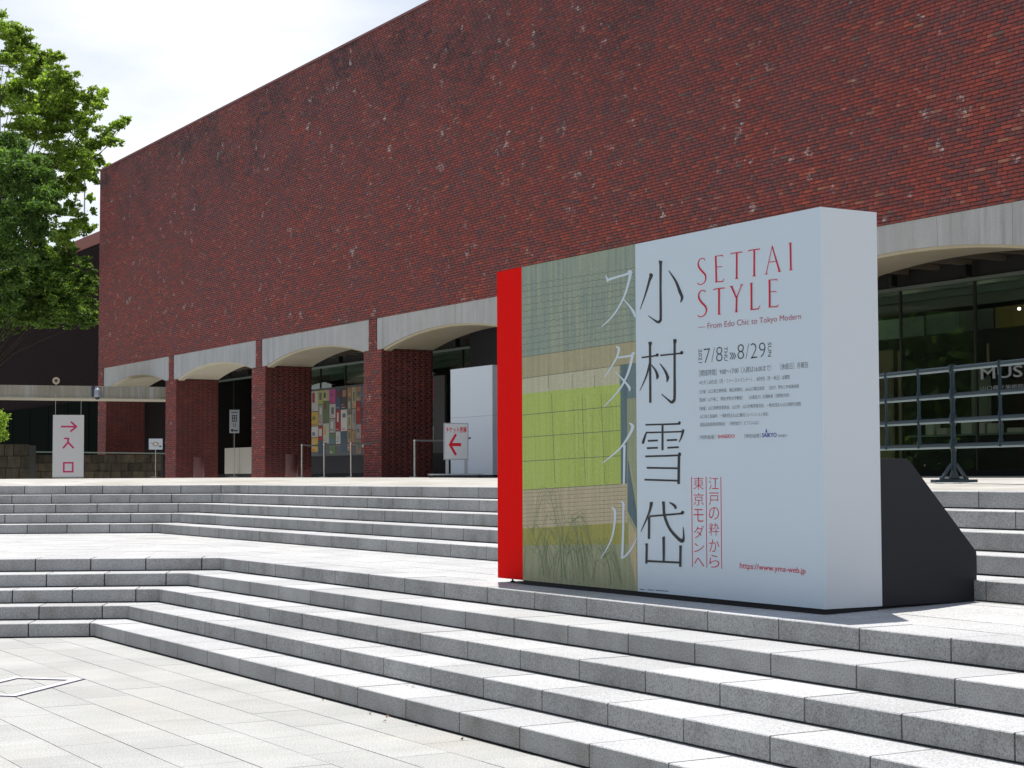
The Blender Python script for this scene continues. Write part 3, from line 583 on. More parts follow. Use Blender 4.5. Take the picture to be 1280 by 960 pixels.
# the big brushed title
Z1 = (4.571, (750, 310)); Z2 = (4.571, (750, 510)); Z3 = (7.3875, (860, 290))
BK1 = [[(356, 74, 18), (354, 84, 15), (354, 110, 11), (353, 240, 10), (353, 400, 11), (350, 418, 12), (338, 427, 12), (312, 412, 6), (282, 390, 3)],
 [(289, 152, 6), (300, 158, 17), (290, 188, 11), (266, 268, 7), (235, 356, 2)], [(400, 130, 3), (440, 190, 10), (464, 252, 14), (476, 285, 12), (467, 313, 4)],
 [(243, 631, 7), (322, 620, 7), (332, 616, 16), (340, 617, 8)], [(291, 540, 14), (292, 552, 16), (291, 570, 10), (291, 700, 10), (291, 890, 10)], [(290, 660, 9), (268, 740, 7), (231, 822, 2)], [(298, 672, 3), (322, 705, 9), (333, 738, 13), (328, 754, 4)],
 [(350, 618, 7), (460, 606, 7), (470, 602, 17), (481, 602, 9)], [(433, 524, 14), (434, 538, 16), (432, 556, 10), (431, 700, 10), (430, 855, 11), (424, 878, 13), (412, 886, 12), (388, 868, 6), (356, 840, 3)], [(347, 665, 3), (376, 706, 9), (391, 745, 13), (386, 770, 4)]]
BK2 = [[(262, 102, 7), (440, 96, 8), (454, 90, 16), (462, 94, 7)], [(270, 142, 5), (262, 160, 8), (249, 200, 12), (247, 212, 4)], [(266, 147, 7), (460, 140, 7), (476, 134, 14), (483, 136, 6)], [(477, 136, 12), (468, 170, 8), (454, 200, 3)],
 [(360, 98, 9), (359, 247, 9)], [(276, 194, 8), (333, 191, 8)], [(270, 236, 8), (333, 233, 8)], [(384, 190, 8), (443, 187, 8)], [(387, 233, 8), (452, 229, 8)],
 [(261, 283, 8), (442, 276, 8), (455, 268, 16), (462, 272, 6)], [(453, 270, 11), (450, 440, 11)], [(269, 348, 8), (448, 350, 8)], [(256, 416, 8), (450, 421, 8)],
 [(294, 543, 14), (293, 556, 13), (284, 595, 9), (262, 650, 7), (233, 713, 2)], [(281, 628, 10), (279, 754, 10)], [(283, 625, 8), (455, 609, 8), (470, 602, 16), (480, 604, 7)],
 [(362, 540, 13), (364, 560, 11), (369, 622, 11), (396, 692, 11), (440, 745, 13), (468, 764, 18), (477, 745, 8), (475, 685, 2)], [(397, 545, 4), (422, 560, 11), (432, 574, 11), (428, 582, 4)],
 [(362, 744, 13), (363, 760, 11), (363, 882, 9)], [(265, 780, 13), (266, 800, 9), (264, 895, 9)], [(266, 880, 9), (460, 888, 9)], [(460, 790, 14), (459, 810, 10), (457, 912, 10)]]
WH1 = [[(39, 158, 3), (46, 175, 9), (50, 192, 9), (54, 200, 2)], [(48, 186, 14), (110, 167, 10), (165, 150, 11), (178, 136, 18), (192, 146, 6)], [(183, 140, 16), (172, 195, 12), (142, 288, 9), (85, 385, 8), (15, 456, 4)], [(140, 295, 4), (176, 335, 9), (200, 372, 14), (208, 398, 8)],
 [(97, 568, 6), (114, 582, 13), (97, 640, 9), (35, 741, 4)], [(108, 632, 9), (182, 620, 10), (196, 606, 15), (205, 612, 5)], [(193, 612, 14), (168, 712, 11), (118, 812, 9), (25, 916, 4)], [(93, 710, 3), (135, 757, 9), (172, 802, 13), (172, 824, 4)]]
WH2 = [[(170, 92, 6), (190, 112, 16), (168, 165, 12), (112, 243, 9), (15, 323, 4)], [(141, 218, 16), (142, 240, 11), (140, 330, 11), (138, 442, 9)],
 [(68, 576, 5), (86, 596, 14), (82, 680, 10), (60, 770, 8), (5, 866, 3)], [(122, 540, 6), (135, 556, 13), (134, 600, 10), (133, 700, 11), (127, 845, 12), (124, 868, 9)], [(124, 866, 9), (152, 846, 11), (185, 800, 8), (212, 745, 3)]]
for L_, z, m, nm, ww, d in ((BK1, Z1, M['ink'], 'title_characters', wp, -.0045), (BK2, Z2, M['ink'], 'title_characters', wp, -.0045), (WH1, Z1, M['white'], 'katakana_characters', ap, -.0052), (WH2, Z2, M['white'], 'katakana_characters', ap, -.0052)):
    mb = MB()
    for j, s in enumerate(L_): ribbon(mb, [(a, b, c_ * (1.3 if m is M['ink'] else 1.15)) for a, b, c_ in s], d - .00012 * j, z[0], z[1])
    mb.build(nm, m, ww, **S)
RD = [[(170, 264, 3), (164, 248, 6), (145, 243, 6), (122, 255, 7), (108, 288, 9), (116, 328, 12), (145, 365, 13), (170, 393, 12), (178, 427, 9), (166, 464, 7), (135, 486, 6), (108, 482, 6), (98, 468, 3)],
 [(271, 222, 12), (275, 462, 12)], [(262, 223, 4), (335, 214, 7), (339, 230, 3)], [(275, 324, 5), (328, 318, 5), (330, 328, 2)], [(264, 464, 6), (335, 456, 8), (348, 430, 3)],
 [(466, 190, 12), (463, 428, 12)], [(447, 431, 5), (479, 428, 5)], [(408, 208, 3), (414, 196, 7), (515, 182, 7), (518, 191, 3)],
 [(628, 160, 12), (625, 403, 12)], [(609, 406, 5), (641, 402, 5)], [(570, 180, 3), (576, 168, 7), (680, 152, 7), (681, 162, 3)],
 [(795, 122, 4), (737, 383, 5)], [(793, 122, 7), (860, 360, 12)], [(762, 276, 5), (830, 268, 5)], [(724, 387, 5), (751, 383, 5)], [(845, 364, 5), (873, 360, 5)],
 [(963, 97, 12), (966, 346, 12)], [(948, 99, 5), (978, 95, 5)], [(950, 348, 5), (982, 345, 5)],
 [(173, 562, 3), (167, 546, 6), (148, 541, 6), (125, 553, 7), (111, 586, 9), (119, 626, 12), (148, 663, 13), (173, 691, 12), (182, 725, 9), (170, 762, 7), (138, 786, 6), (111, 782, 6), (101, 768, 3)],
 [(300, 520, 12), (298, 760, 12)], [(283, 763, 5), (315, 760, 5)], [(245, 541, 3), (252, 530, 7), (350, 517, 7), (352, 528, 3)],
 [(415, 503, 12), (462, 612, 11), (458, 738, 11)], [(510, 488, 5), (462, 612, 7)], [(400, 505, 5), (430, 501, 5)], [(495, 490, 5), (521, 485, 5)], [(443, 741, 5), (475, 737, 5)],
 [(600, 472, 12), (600, 715, 12)], [(586, 475, 5), (614, 471, 5)], [(588, 719, 6), (665, 709, 8), (678, 675, 3)],
 [(768, 440, 12), (768, 690, 12)], [(758, 443, 4), (838, 436, 7), (842, 452, 3)], [(768, 551, 5), (832, 546, 5), (833, 556, 2)], [(758, 693, 6), (838, 688, 8), (850, 665, 3)]]
mb = MB()
for j, s in enumerate(RD): ribbon(mb, [(a, b, c_ * 1.3) for a, b, c_ in s], -.0045 - .00008 * j, *Z3, smooth=len(s) > 4)
mb.build('title_lettering', M['ink_red'], wp, **S)
mb = MB()
for x0, x1 in ((867.2, 864.5), ): pass
for xa in (864.6, 882.6, 901.1): ribbon(mb, [(xa, 597, .8), (xa + .3, 709.5 + (xa - 864) * .06, .8)], -.0045)
mb.build('rule_lines', M['ink_red'], wp, **S)
def line_text(s, m, x0, y0, x1, y1, h, nm='lettering', bold=0.0, caps=.72):
    """baseline from (x0, y0) to (x1, y1) on the measuring grid, cap height h"""
    def f(p, q): return sl(*uv(x0 + (x1 - x0) * p, y0 + (y1 - y0) * p - h * q), -.0047)
    put_text(s, m, wp, f, 0, 0, 1, 1, nm, bold, caps)
def box_text(s, m, x0, y0, x1, y1, nm='lettering', bold=0.0, rot=False):
    def f(p, q): return sl(*(uv(x0 + (x1 - x0) * q, y0 + (y1 - y0) * p) if rot else uv(x0 + (x1 - x0) * p, y1 + (y0 - y1) * q)), -.0047)
    put_text(s, m, wp, f, 0, 0, 1, 1, nm, bold)
line_text('— From Edo Chic to Tokyo Modern', M['ink_pink'], 874, 412.6, 1002.8, 398.5, 7.6, 'subtitle_lettering')
line_text('7/8', M['ink'], 881, 455.2, 904.2, 452.2, 20, 'date_lettering', -.022); line_text('8/29', M['ink'], 923, 450, 958, 447, 20.5, 'date_lettering', -.022)
box_text('2021', M['ink_grey'], 874.3, 437, 878.7, 454.5, 'year_lettering', rot=True); box_text('THU', M['ink_grey'], 906.4, 434, 910.6, 451.5, 'weekday_lettering', rot=True); box_text('SUN', M['ink_grey'], 961, 428, 965.5, 446, 'weekday_lettering', rot=True)
mb = MB()
for k in range(3): ribbon(mb, [(913.5 + k * 2.4, 441.3, 1.0), (916 + k * 2.4, 445.3, 1.0), (913.8 + k * 2.4, 449.5, 1.0)], -.0046 - .0001 * k, smooth=False)
mb.build('arrow_marks', M['ink_grey'], wp, **S)
Y_ = lambda z: 420 + z / 6.4
for s, xa, ya, xb, yb, h in (('［開館時間］9:00〜17:00（入館は16:00まで）　［休館日］月曜日', 875, 325, 1010.6, 250, 7.4), ('※ただし8月2日（月・ファーストマンデー）、8月9日（月・休日）は開館', 875, 394, 988.3, 343, 5.4),
 ('［主催］山口県立美術館、朝日新聞社、yab山口朝日放送　［協力］清水三年坂美術館', 875, 465, 999.4, 414, 4.6), ('［監修］山下裕二（明治学院大学教授）　［企画協力］広瀬麻美（浅野研究所）', 875, 531, 987.6, 487, 4.6),
 ('［後援］山口県教育委員会、山口市、山口市教育委員会、一般社団法人山口県観光連盟、', 875, 600, 1002.8, 555, 4.6), ('山口商工会議所、一般財団法人山口観光コンベンション協会、', 875.5, 664, 961.7, 638, 4.6),
 ('湯田温泉旅館協同組合　［特別協力］エフエム山口', 875.5, 729, 948.6, 708, 4.6), ('［特別後援］', 875, 831, 894.6, 826, 4.8), ('［特別協賛］', 931, 819, 951.3, 814, 4.8), ('西京銀行', 972.8, 811, 984, 808, 3.2)):
    line_text(s, M['ink_grey'], xa, Y_(ya), xb, Y_(yb), h, 'notice_lettering', -.008, .86)
line_text('SHISEIDO', M['ink_red'], 897.5, Y_(824), 919, Y_(818), 4.4, 'sponsor_lettering', .01); line_text('SAIKYO', M['ink_blue'], 953, Y_(813), 971.3, Y_(809), 5.2, 'sponsor_lettering', .02)
mb = MB(); ribbon(mb, [(958.4, Y_(745), .3), (958.4, Y_(775), 2.2)], -.0049); mb.build('sponsor_mark', M['ink_blue'], wp, **S)
Q4 = lambda x, y: (850 + x / 7.385, 590 + y / 7.385)
for cx, chars in ((312, '江戸の粋から'), (172, '東京モダンへ')):
    for ch, yc in zip(chars, ((112, 255, 388, 535, 685, 830) if cx > 200 else (112, 258, 408, 560, 705, 838))):
        (xa, ya), (xb, yb) = Q4(cx - 46, yc - (58 if ch not in 'へン' else 40)), Q4(cx + 46, yc + (58 if ch not in 'へン' else 40)); box_text(ch, M['ink_red'], xa, ya, xb, yb, 'vertical_lettering', -.01)
line_text('https://www.yma-web.jp', M['ink_red'], 924, 710.6, 1006, 717, 7.4, 'web_address_lettering', .005)
mb = MB()
for xa, xb in ((799, 805), (809, 817), (819, 835)): ribbon(mb, [(xa, 737.8 + (xa - 799) * .06, .9), (xb, 737.8 + (xb - 799) * .06, .9)], -.0046)
mb.build('small_print', M['ink_grey'], wp, **S)
# plinth and black buttress behind
MB().box(-SW + .42, -.02, .012, SD - .02, -.004, SZ - .7535).build('plinth', M['black'], sign, **S)
MB().tube((-SW + .09, .10, 0), (-SW + .09, .10, SZ - .753), .008, n=8).tube((-SW + .09, .10, 0), (-SW + .09, .10, .012), .022, n=10).build('levelling_foot', M['black'], sign, **S)
def prof_prism(pts, x0, x1):
    n = len(pts); vs = [(x, y, z) for x in (x0, x1) for y, z in pts]
    return MB().add(vs, [tuple(range(n))[::-1], tuple(range(n, 2 * n))] + [(i, (i + 1) % n, n + (i + 1) % n, n + i) for i in range(n)])
prof_prism([(SD + .001, .035), (1.43, .035), (1.455, .07), (1.455, .395), (.81, 1.056), (.78, 1.070), (SD + .001, 1.073)], -3.9, -.012).build('buttress', M['black'], sign, bevel=.004, **S)
MB().box(-3.8, -.06, SD + .002, 1.25, -.01, .0345).build('buttress_skid', M['black'], sign, **S)
# ------------------------------------------------------------------ railing
CR = Vector((-13.463, 13.345, 1.622)); e = Vector((-.983, .186, 0)); nn = Vector((.186, .983, 0))
rl = thing('metal_railing', CR, 'blue-green four rail metal railing on a splayed foot at the top of the steps', 'railing')
zr = [1.224, .937, .673, .400]; S0, S1 = 4.2, -3.2
P_ = lambda s, z, n_=0.0: e * s + nn * n_ + Vector((0, 0, z))
for z in zr:
    q = MB().tube(P_(S0, z - .004), P_(S1, z - .004), .021, n=12).build('rail', M['rail'], rl, **S)
    MB().tube(P_(S0, z - .027), P_(S1, z - .027), .014, n=10).build('rail_lining', M['rail_top'], q, **S)  # paler tube along the underside of each rail
posts = [3.95, 3.3, 2.62, 1.96, 1.305, .647, 0, -.84, -1.55, -2.3, -3.0]
for s in posts:
    main = s in (0, 2.62, -2.3); mb = MB(); w = .032 if main else .021; zb = .0 if main else zr[-1]
    mb.tube(P_(s, zr[0] + .01), P_(s, .09 if main else zr[-1]), w * .8, n=10)
    for z in zr:
        mb.tube(P_(s, z - .03), P_(s, z + .03), w * 1.25, w * 1.25, n=10)
        for sg in (1, -1):
            if z == zr[0] and sg == 1: continue
            if z == zr[-1] and sg == -1 and not main: continue
            mb.tube(P_(s, z + sg * .03), P_(s, z + sg * .07), w * 1.25, w * .8, n=10, caps=False)
    po = mb.build('post', M['rail'], rl, **S)
    if main:                                         # splayed foot plate across the railing, with two openings
        fo = MB()
        for sg in (1, -1):
            for a, b in (((.02, .19), (.035, .20)),): pass
            fo.add([tuple(P_(s + dx, z, sg * n_)) for dx in (-.02, .02) for n_, z in ((.018, .205), (.035, .205), (.165, .045), (.13, .045))], [(0, 1, 2, 3), (7, 6, 5, 4), (0, 4, 5, 1), (1, 5, 6, 2), (2, 6, 7, 3), (3, 7, 4, 0)])
            fo.add([tuple(P_(s + dx, z, sg * n_)) for dx in (-.02, .02) for n_, z in ((.0, .125), (.022, .125), (.062, .03), (.0, .03))], [(0, 1, 2, 3), (7, 6, 5, 4), (0, 4, 5, 1), (1, 5, 6, 2), (2, 6, 7, 3), (3, 7, 4, 0)])
            fo.add([tuple(P_(s + dx, z, sg * n_)) for dx in (-.02, .02) for n_, z in ((.0, .045), (.17, .045), (.17, .02), (.0, .02))], [(0, 1, 2, 3), (7, 6, 5, 4), (0, 4, 5, 1), (1, 5, 6, 2), (2, 6, 7, 3), (3, 7, 4, 0)])
        fo.add([tuple(P_(s + dx, z, n_)) for dx in (-.05, .05) for n_, z in ((-.26, .0), (.26, .0), (.26, .03), (-.26, .03))], [(0, 1, 2, 3), (7, 6, 5, 4), (0, 4, 5, 1), (1, 5, 6, 2), (2, 6, 7, 3), (3, 7, 4, 0)])
        fo.build('foot', M['rail'], po, **S)
# ------------------------------------------------------------------ belt posts
first = None
for px_, lb in (((-45.93, 'thin chrome belt post at the left of the third arch, its belt running right')), ((-44.37, 'thin chrome belt post in the third arch, second from its brick pier')), ((-42.60, 'thin chrome belt post just left of the wide brick pier')), ((-38.82, 'thin chrome belt post standing in front of the side of the wide brick pier'))):
    t = thing('belt_post', (px_, 19.9, zplaza(px_, 19.9)), lb, 'belt post', 'chrome belt posts in front of the arcade')
    for me_name, prof, m in (('base', [(.15, 0), (.15, .008), (.05, .02), (.02, .022)], M['steel']), ('pole', [(.027, .022), (.027, .90), (.031, .905), (.031, .955), (.0, .962)], M['steel'])): MB().lathe((0, 0, 0), prof, 14).build(me_name, m, t, **S)
def belt(xa, xb, lb):
    z = zplaza(xa, 19.9) + .915; n = 10; vs = []
    for k in range(n + 1):
        x = xa + (xb - xa) * k / n; sag = .035 * 4 * (k / n) * (1 - k / n); vs += [(x, 19.9, z - sag), (x, 19.9, z - sag + .045), (x, 19.903, z - sag + .045), (x, 19.903, z - sag)]
    tag(MB().add(vs, [(4 * k + j, 4 * k + (j + 1) % 4, 4 * k + 4 + (j + 1) % 4, 4 * k + 4 + j) for k in range(n) for j in range(4)]).build('queue_belt', M['ink']), lb, 'belt', 'black queue belts')
belt(-45.89, -44.41, 'black belt stretched between the two left chrome posts in the third arch'); belt(-44.33, -42.64, 'black belt stretched between the chrome posts left of the wide pier'); belt(-42.56, -41.0, 'black belt running from the chrome post in front of the wide pier face'); belt(-38.78, -35.9, 'black belt running right from the last chrome post towards the ticket sign')
# ------------------------------------------------------------------ ticket sign on a wheeled stand
def faces_camera(x, y, extra=0.0): return math.atan2(-(0 - x), (0 - y)) + math.pi + extra if False else math.atan2(y, x) - math.pi / 2 + extra
def panel_fn(w, y): return lambda x, z: (x, y, z)
x_, y_ = -34.95, 19.0; t = thing('ticket_sign', (x_, y_, zplaza(x_, y_)), 'white ticket office sign board with red left arrow on a wheeled grey stand', 'sign', rz=faces_camera(x_, y_, .10))
bd = MB().box(-.30, .27, -.05, .05, .41, 1.26).build('board', M['frame'], t, bevel=.006, **S)
MB().box(-.275, .245, -.054, -.0505, .435, 1.235).build('face_panel', M['white_end'], bd, **S)
put_text('チケット売場', M['ink_red'], bd, panel_fn(0, -.056), -.25, 1.03, .225, 1.17, 'ticket_lettering', .02)
mb = MB()
def bar(mb, a, b, w, y):
    d = (Vector(b) - Vector(a)).normalized(); n_ = Vector((-d.y, d.x)) * w / 2; mb.add([(p[0] + k * n_.x, y, p[1] + k * n_.y) for p, k in ((a, 1), (a, -1), (b, -1), (b, 1))] , [(0, 1, 2, 3)])
bar(mb, (-.16, .76), (.10, .76), .075, -.0562); bar(mb, (-.165, .75), (-.02, 1.0), .055, -.0565); bar(mb, (-.165, .77), (-.02, .52), .055, -.0568); mb.build('arrow', M['ink_red'], bd, **S)
for s_ in (-1, 1): MB().box(s_ * .22 - .035, s_ * .22 + .035, -.03, .03, .09, .41).build('leg', M['frame'], t, **S)
MB().box(-.66, .62, -.06, .06, .055, .09).box(-.62, -.55, -.25, .25, .056, .091).box(.52, .59, -.25, .25, .056, .091).build('base_frame', M['frame'], t, **S)
for wx, wy in ((-.6, -.2), (-.6, .2), (.56, -.2), (.56, .2)): MB().tube((wx - .015, wy, .03), (wx + .015, wy, .03), .03, n=12).build('wheel', M['ink'], t, **S)
# ------------------------------------------------------------------ white kiosk box and black box above it
t = thing('kiosk', (-37.3, FY + .7, 1.66), 'tall white steel cabinet under the fourth arch beside the ticket sign', 'cabinet')
MB().box(-1.075, 1.065, -.3, .5, .06, 1.497).build('lower_panel', M['kiosk'], t, bevel=.006, **S); MB().box(-1.075, 1.065, -.3, .5, 1.50, 2.73).build('upper_panel', M['kiosk'], t, bevel=.006, **S); MB().box(-1.03, 1.02, -.25, .45, 0, .059).build('plinth', M['black'], t, **S)
tag(MB().box(-39.7, -36.2, FY + 1.7, FY + 2.5, 4.45, 5.52).build('black_box', M['black'], None, bevel=.01), 'big black box hung over the white cabinet under the fourth arch', 'box')
tag(MB().box(-39.0, -38.45, FY + 2.0, FY + 2.6, 1.66, 4.449).build('black_column', M['black'], None, bevel=.01), 'black column between the poster wall and the white cabinet', 'column')
# ------------------------------------------------------------------ bins against the piers
for xb, lb in ((PX[0] + .47 * K + .85, 'red-brown cylindrical bin beside the leftmost brick pier'), (PX[1] + .425 * K + .62, 'red-brown cylindrical bin beside the second brick pier from the left'), (PX[2] + .425 * K + .62, 'red-brown cylindrical bin beside the third brick pier, near the chrome posts')):
    o = MB().lathe((0, 0, 0), [(.17, 0), (.19, .01), (.19, .70), (.18, .715), (.15, .715), (.15, .66)], 22).build('bin', M['bin']); o.location = (xb, FY + .62, 1.662); tag(o, lb, 'bin', 'red-brown bins by the piers')
# ------------------------------------------------------------------ small signs
def stand_sign(name, x, y, w, h, zc, lb, ex=0.0, marks=None, base=True):
    t = thing(name, (x, y, zplaza(x, y)), lb, 'sign', rz=faces_camera(x, y, ex)); b_ = MB().box(-w / 2, w / 2, -.012, .012, zc - h / 2, zc + h / 2).build('board', M['white_end'], t, bevel=.003, **S)
    MB().tube((0, .02, 0), (0, .02, zc - h / 2 + .05), .013, n=8).build('pole', M['steel'], t, **S)
    if base: MB().lathe((0, .02, 0), [(.16, 0), (.16, .01), (.03, .03)], 16).build('base', M['steel'], t, **S)
    if marks: marks(b_, t)
    return t
def m1(b_, t):
    mb = MB(); 
    for k in range(14):
        a0, a1 = math.pi * 2 * k / 14, math.pi * 2 * (k + 1) / 14; r0, r1 = .05, .085
        mb.add([(r * math.cos(a) * 1.3, -.0135, 1.16 + r * math.sin(a)) for a, r in ((a0, r0), (a0, r1), (a1, r1), (a1, r0))], [(0, 1, 2, 3)])
    mb.build('emblem', material('tan_ink', (.36, .27, .10), .6), b_, **S); mb = MB(); bar(mb, (.12, 1.08), (.19, 1.08), .05, -.0136); bar(mb, (-.17, 1.21), (-.10, 1.16), .015, -.0136); mb.build('mark', M['ink'], b_, **S)
stand_sign('notice_stand', -58.1, 19.65, .47, .38, 1.16, 'small white notice on a thin pole at the edge of the second brick pier', marks=m1)
def m2(b_, t):
    mb = MB(); c = 2.05
    for dx in (-.09, -.03, .03, .09): bar(mb, (dx - .02, c + .33), (dx + .02, c + .33), .05, -.0135)
    for dx in (-.07, 0, .07): bar(mb, (dx, c + .22), (dx, c + .02), .03, -.0136)
    bar(mb, (-.1, c + .22), (.1, c + .22), .025, -.0137); bar(mb, (-.1, c + .0), (.1, c + .0), .025, -.0137); bar(mb, (-.1, c + .12), (.1, c + .12), .02, -.0137)
    for dx in (-.035, .035): bar(mb, (dx, c - .06), (dx, c - .20), .02, -.0136)
    bar(mb, (-.12, c - .33), (-.03, c - .33), .09, -.0138); bar(mb, (-.01, c - .34), (.12, c - .34), .05, -.0138); mb.build('lettering', M['ink'], b_, **S)
stand_sign('hall_notice_stand', -60.0, GY - 1.0, .36, .86, 2.05, 'tall narrow white notice on a pole in the second arch above the pale counters', marks=m2)
for k, (xa, xb) in enumerate(((-61.5, -60.0), (-59.97, -58.5))):
    small_box('pale_cabinet', (xa + xb) / 2, GY - .55, 1.80, xb - xa, .5, .96, M['cream'], ('left' if k == 0 else 'right') + ' one of two low cream cabinets in the second arch', 'cabinet', bevel=.006)
small_box('cabinet_plinth', -60.0, GY - .55, 1.664, 3.0, .44, .13, M['black'], 'black base under the two cream cabinets in the second arch', 'plinth', bevel=0)
o = MB().box(-.29, .29, -.05, .05, 0, .24).build('exit_sign', M['exit'], None, bevel=.01); o.location = (-60.9, GY + .6, 4.8); tag(o, 'glowing green exit sign high behind the glass of the second arch', 'exit sign')
small_box('yellow_panel', -60.3, GY + 2.2, 1.66, 3.4, .08, 1.75, material('mustard_board', (.22, .16, .03), .7), 'mustard yellow board behind the glass of the second arch', 'board')
small_box('blue_panel', -62.2, GY + 1.2, 2.6, .9, .06, 1.5, material('blue_board', (.12, .17, .22), .6), 'pale blue board behind the glass at the left of the second arch', 'board')
# ------------------------------------------------------------------ poster wall behind the third and fourth arches
pw = thing('poster_wall', (-50, GY - .1, 1.8), 'wall of pasted exhibition posters behind the third and fourth arches', 'poster wall')
MB().box(-55.6, -45.2, GY - .12, GY - .05, 1.79, 4.70).build('backing_board', material('poster_backing', (.10, .10, .10), .7), pw)
MB().box(-55.6, -45.2, GY - .128, GY - .1205, 1.79, 2.38).build('kick_board', M['black'], pw)
pc = [(.55, .12, .04), (.50, .30, .05), (.04, .07, .10), (.30, .02, .02), (.06, .05, .05), (.55, .53, .48), (.20, .17, .12), (.08, .15, .22),(.45, .44, .40), (.30, .28, .25), (.38, .40, .33), (.18, .03, .03), (.05, .09, .13), (.42, .07, .22), (.42, .35, .22), (.48, .47, .44), (.10, .16, .07), (.35, .20, .10), (.12, .12, .13), (.38, .42, .10), (.5, .49, .46)]
pm = [material('poster_print', c, .5) for c in pc]
x = -55.5; rr = random.Random(11)
while x < -45.9:
    w = rr.choice((.34, .40, .52, .52, .6)); z = 4.63
    while z > 2.75:
        h = rr.choice((.50, .72, .74, .40)); 
        if z - h < 2.38: h = z - 2.40
        p = MB().box(x, x + w - .03, GY - .127, GY - .121, z - h + .03, z).build('poster', rr.choice(pm), pw)
        a, b = rr.uniform(.04, .16), rr.uniform(.2, w - .1); c, d = rr.uniform(.05, .2), rr.uniform(.25, h - .12)
        MB().box(x + a, x + max(a + .08, b), GY - .130, GY - .1275, z - max(c + .1, d), z - c).build('poster_picture', rr.choice(pm), p)
        for q in range(rr.randint(1, 3)): MB().box(x + .05, x + w * rr.uniform(.3, .8), GY - .1292, GY - .1276, z - h + .07 + q * .045, z - h + .085 + q * .045).build('poster_caption', rr.choice((M['ink'], M['white_end'], M['ink_red'])), p)
        z -= h
    x += w
# ------------------------------------------------------------------ canopy on the left, with lamp and camera
NB = Vector((math.sin(PH), -math.cos(PH)))           # towards the viewer
CB = Vector((-59.82, 20.59)); zb_, zt_ = 4.56, 4.93
def cp(s, b, z): q = CB + DL * s + NB * b; return (q.x, q.y, z)
def cbox(s0, s1, b0, b1, z0, z1, zs=.012):            # the canopy rises very slightly outwards
    return [cp(s, b, z + s * zs) for z in (z0, z1) for s, b in ((s0, b0), (s1, b0), (s1, b1), (s0, b1))], [(0, 3, 2, 1), (4, 5, 6, 7), (0, 1, 5, 4), (1, 2, 6, 5), (2, 3, 7, 6), (3, 0, 4, 7)]
cn = thing('entrance_canopy', (CB.x, CB.y, 1.67), 'low concrete canopy beam running left from the first arch over the entrance sign', 'canopy')
ss = [-.35, .9, 2.2, 4.1, 6.0, 8.0, 10.5]
for a, b in zip(ss[:-1], ss[1:]): MB().add(*cbox(a + .004, b - .004, -.25, 0, zb_ - .02, zt_)).build('fascia_panel', M['canopy'], cn, bevel=.008)
MB().add(*cbox(-.35, 10.5, -.30, .02, zb_ - .075, zb_ - .0225)).build('lower_lip', M['canopy'], cn)
MB().add(*cbox(-.35, 10.5, -3.0, -.26, zb_ - .05, zb_ + .20)).build('roof_slab', M['soffit'], cn)
for s in (9.3,): MB().add(*cbox(s, s + .3, -2.6, -2.3, 1.66, zb_ - .06, 0)).build('column', M['soffit'], cn)
q = cp(3.9, -.1, zt_ + .05); t = thing('floodlight', q, 'round tan floodlight standing on top of the concrete canopy', 'floodlight', rz=faces_camera(q[0], q[1]))
MB().tube((0, 0, 0), (0, 0, .12), .02).build('bracket', M['lamp'], t, **S); MB().tube((0, -.09, .17), (0, .10, .17), .13, .09, n=18).build('housing', M['lamp'], t, **S); MB().tube((0, -.095, .17), (0, -.0905, .17), .06, n=16).build('lens', M['lens'], t, **S)
q = cp(2.45, .03, zb_ + .0); t = thing('security_camera', q, 'grey dome security camera hung on the front of the concrete canopy', 'camera', rz=faces_camera(q[0], q[1]))
MB().box(-.17, -.06, -.10, .0, .02, .40).build('mounting_box', M['ink_blue'] if False else material('navy_box', (.02, .025, .06), .4), t, bevel=.01, **S); MB().box(-.06, .10, -.06, .0, .30, .36).build('bracket', M['camera_body'], t, **S)
MB().lathe((.03, -.16, 0), [(.05, .30), (.10, .27), (.115, .20), (.115, .02), (.10, -.01)], 18).build('housing', M['camera_body'], t, **S); MB().lathe((.03, -.16, 0), [(.09, -.01), (.085, -.05), (.05, -.09), (.0, -.10)], 18).build('dome', M['lens'], t, **S)
# entrance board hung from the canopy
x_, y_ = -60.72, 17.33; t = thing('entrance_sign', (x_, y_, zplaza(x_, y_)), 'tall white entrance board with magenta arrow hanging under the concrete canopy', 'sign', rz=faces_camera(x_, y_))
bd = MB().box(-.535, .535, -.04, .04, .03, 2.22).build('board', material('entrance_board', (.60, .585, .56), .6), t, bevel=.012, **S)
MB().box(-.535, .535, -.045, .045, 0, .029).build('bottom_rail', M['frame'], t, **S)
for xx in (-.45, .43): MB().tube((xx, 0, 2.22), (xx, 0, 2.93), .008, n=6).build('hanging_rod', M['steel'], t, **S)
mb = MB(); Lx = lambda x: (x - 339) / 375 * 1.07; Lz = lambda y: (885 - y) / 760 * 2.2
def eb(a, b, w, k=0): bar(mb, (Lx(a[0]), Lz(a[1])), (Lx(b[0]), Lz(b[1])), w / 375 * 1.07, -.0415 - k * .0004)
eb((248, 260), (425, 260), 22); eb((366, 200), (438, 262), 22, 1); eb((438, 258), (360, 322), 22, 2)
eb((287, 405), (348, 405), 20, 1); eb((340, 400), (330, 470), 22, 2); eb((334, 455), (275, 525), 22, 3); eb((338, 455), (405, 525), 22, 4)
eb((277, 703), (405, 703), 20, 1); eb((277, 812), (405, 812), 20, 2); eb((287, 695), (287, 822), 20, 3); eb((395, 695), (395, 822), 20, 4); mb.build('lettering', M['ink_magenta'], bd, **S)
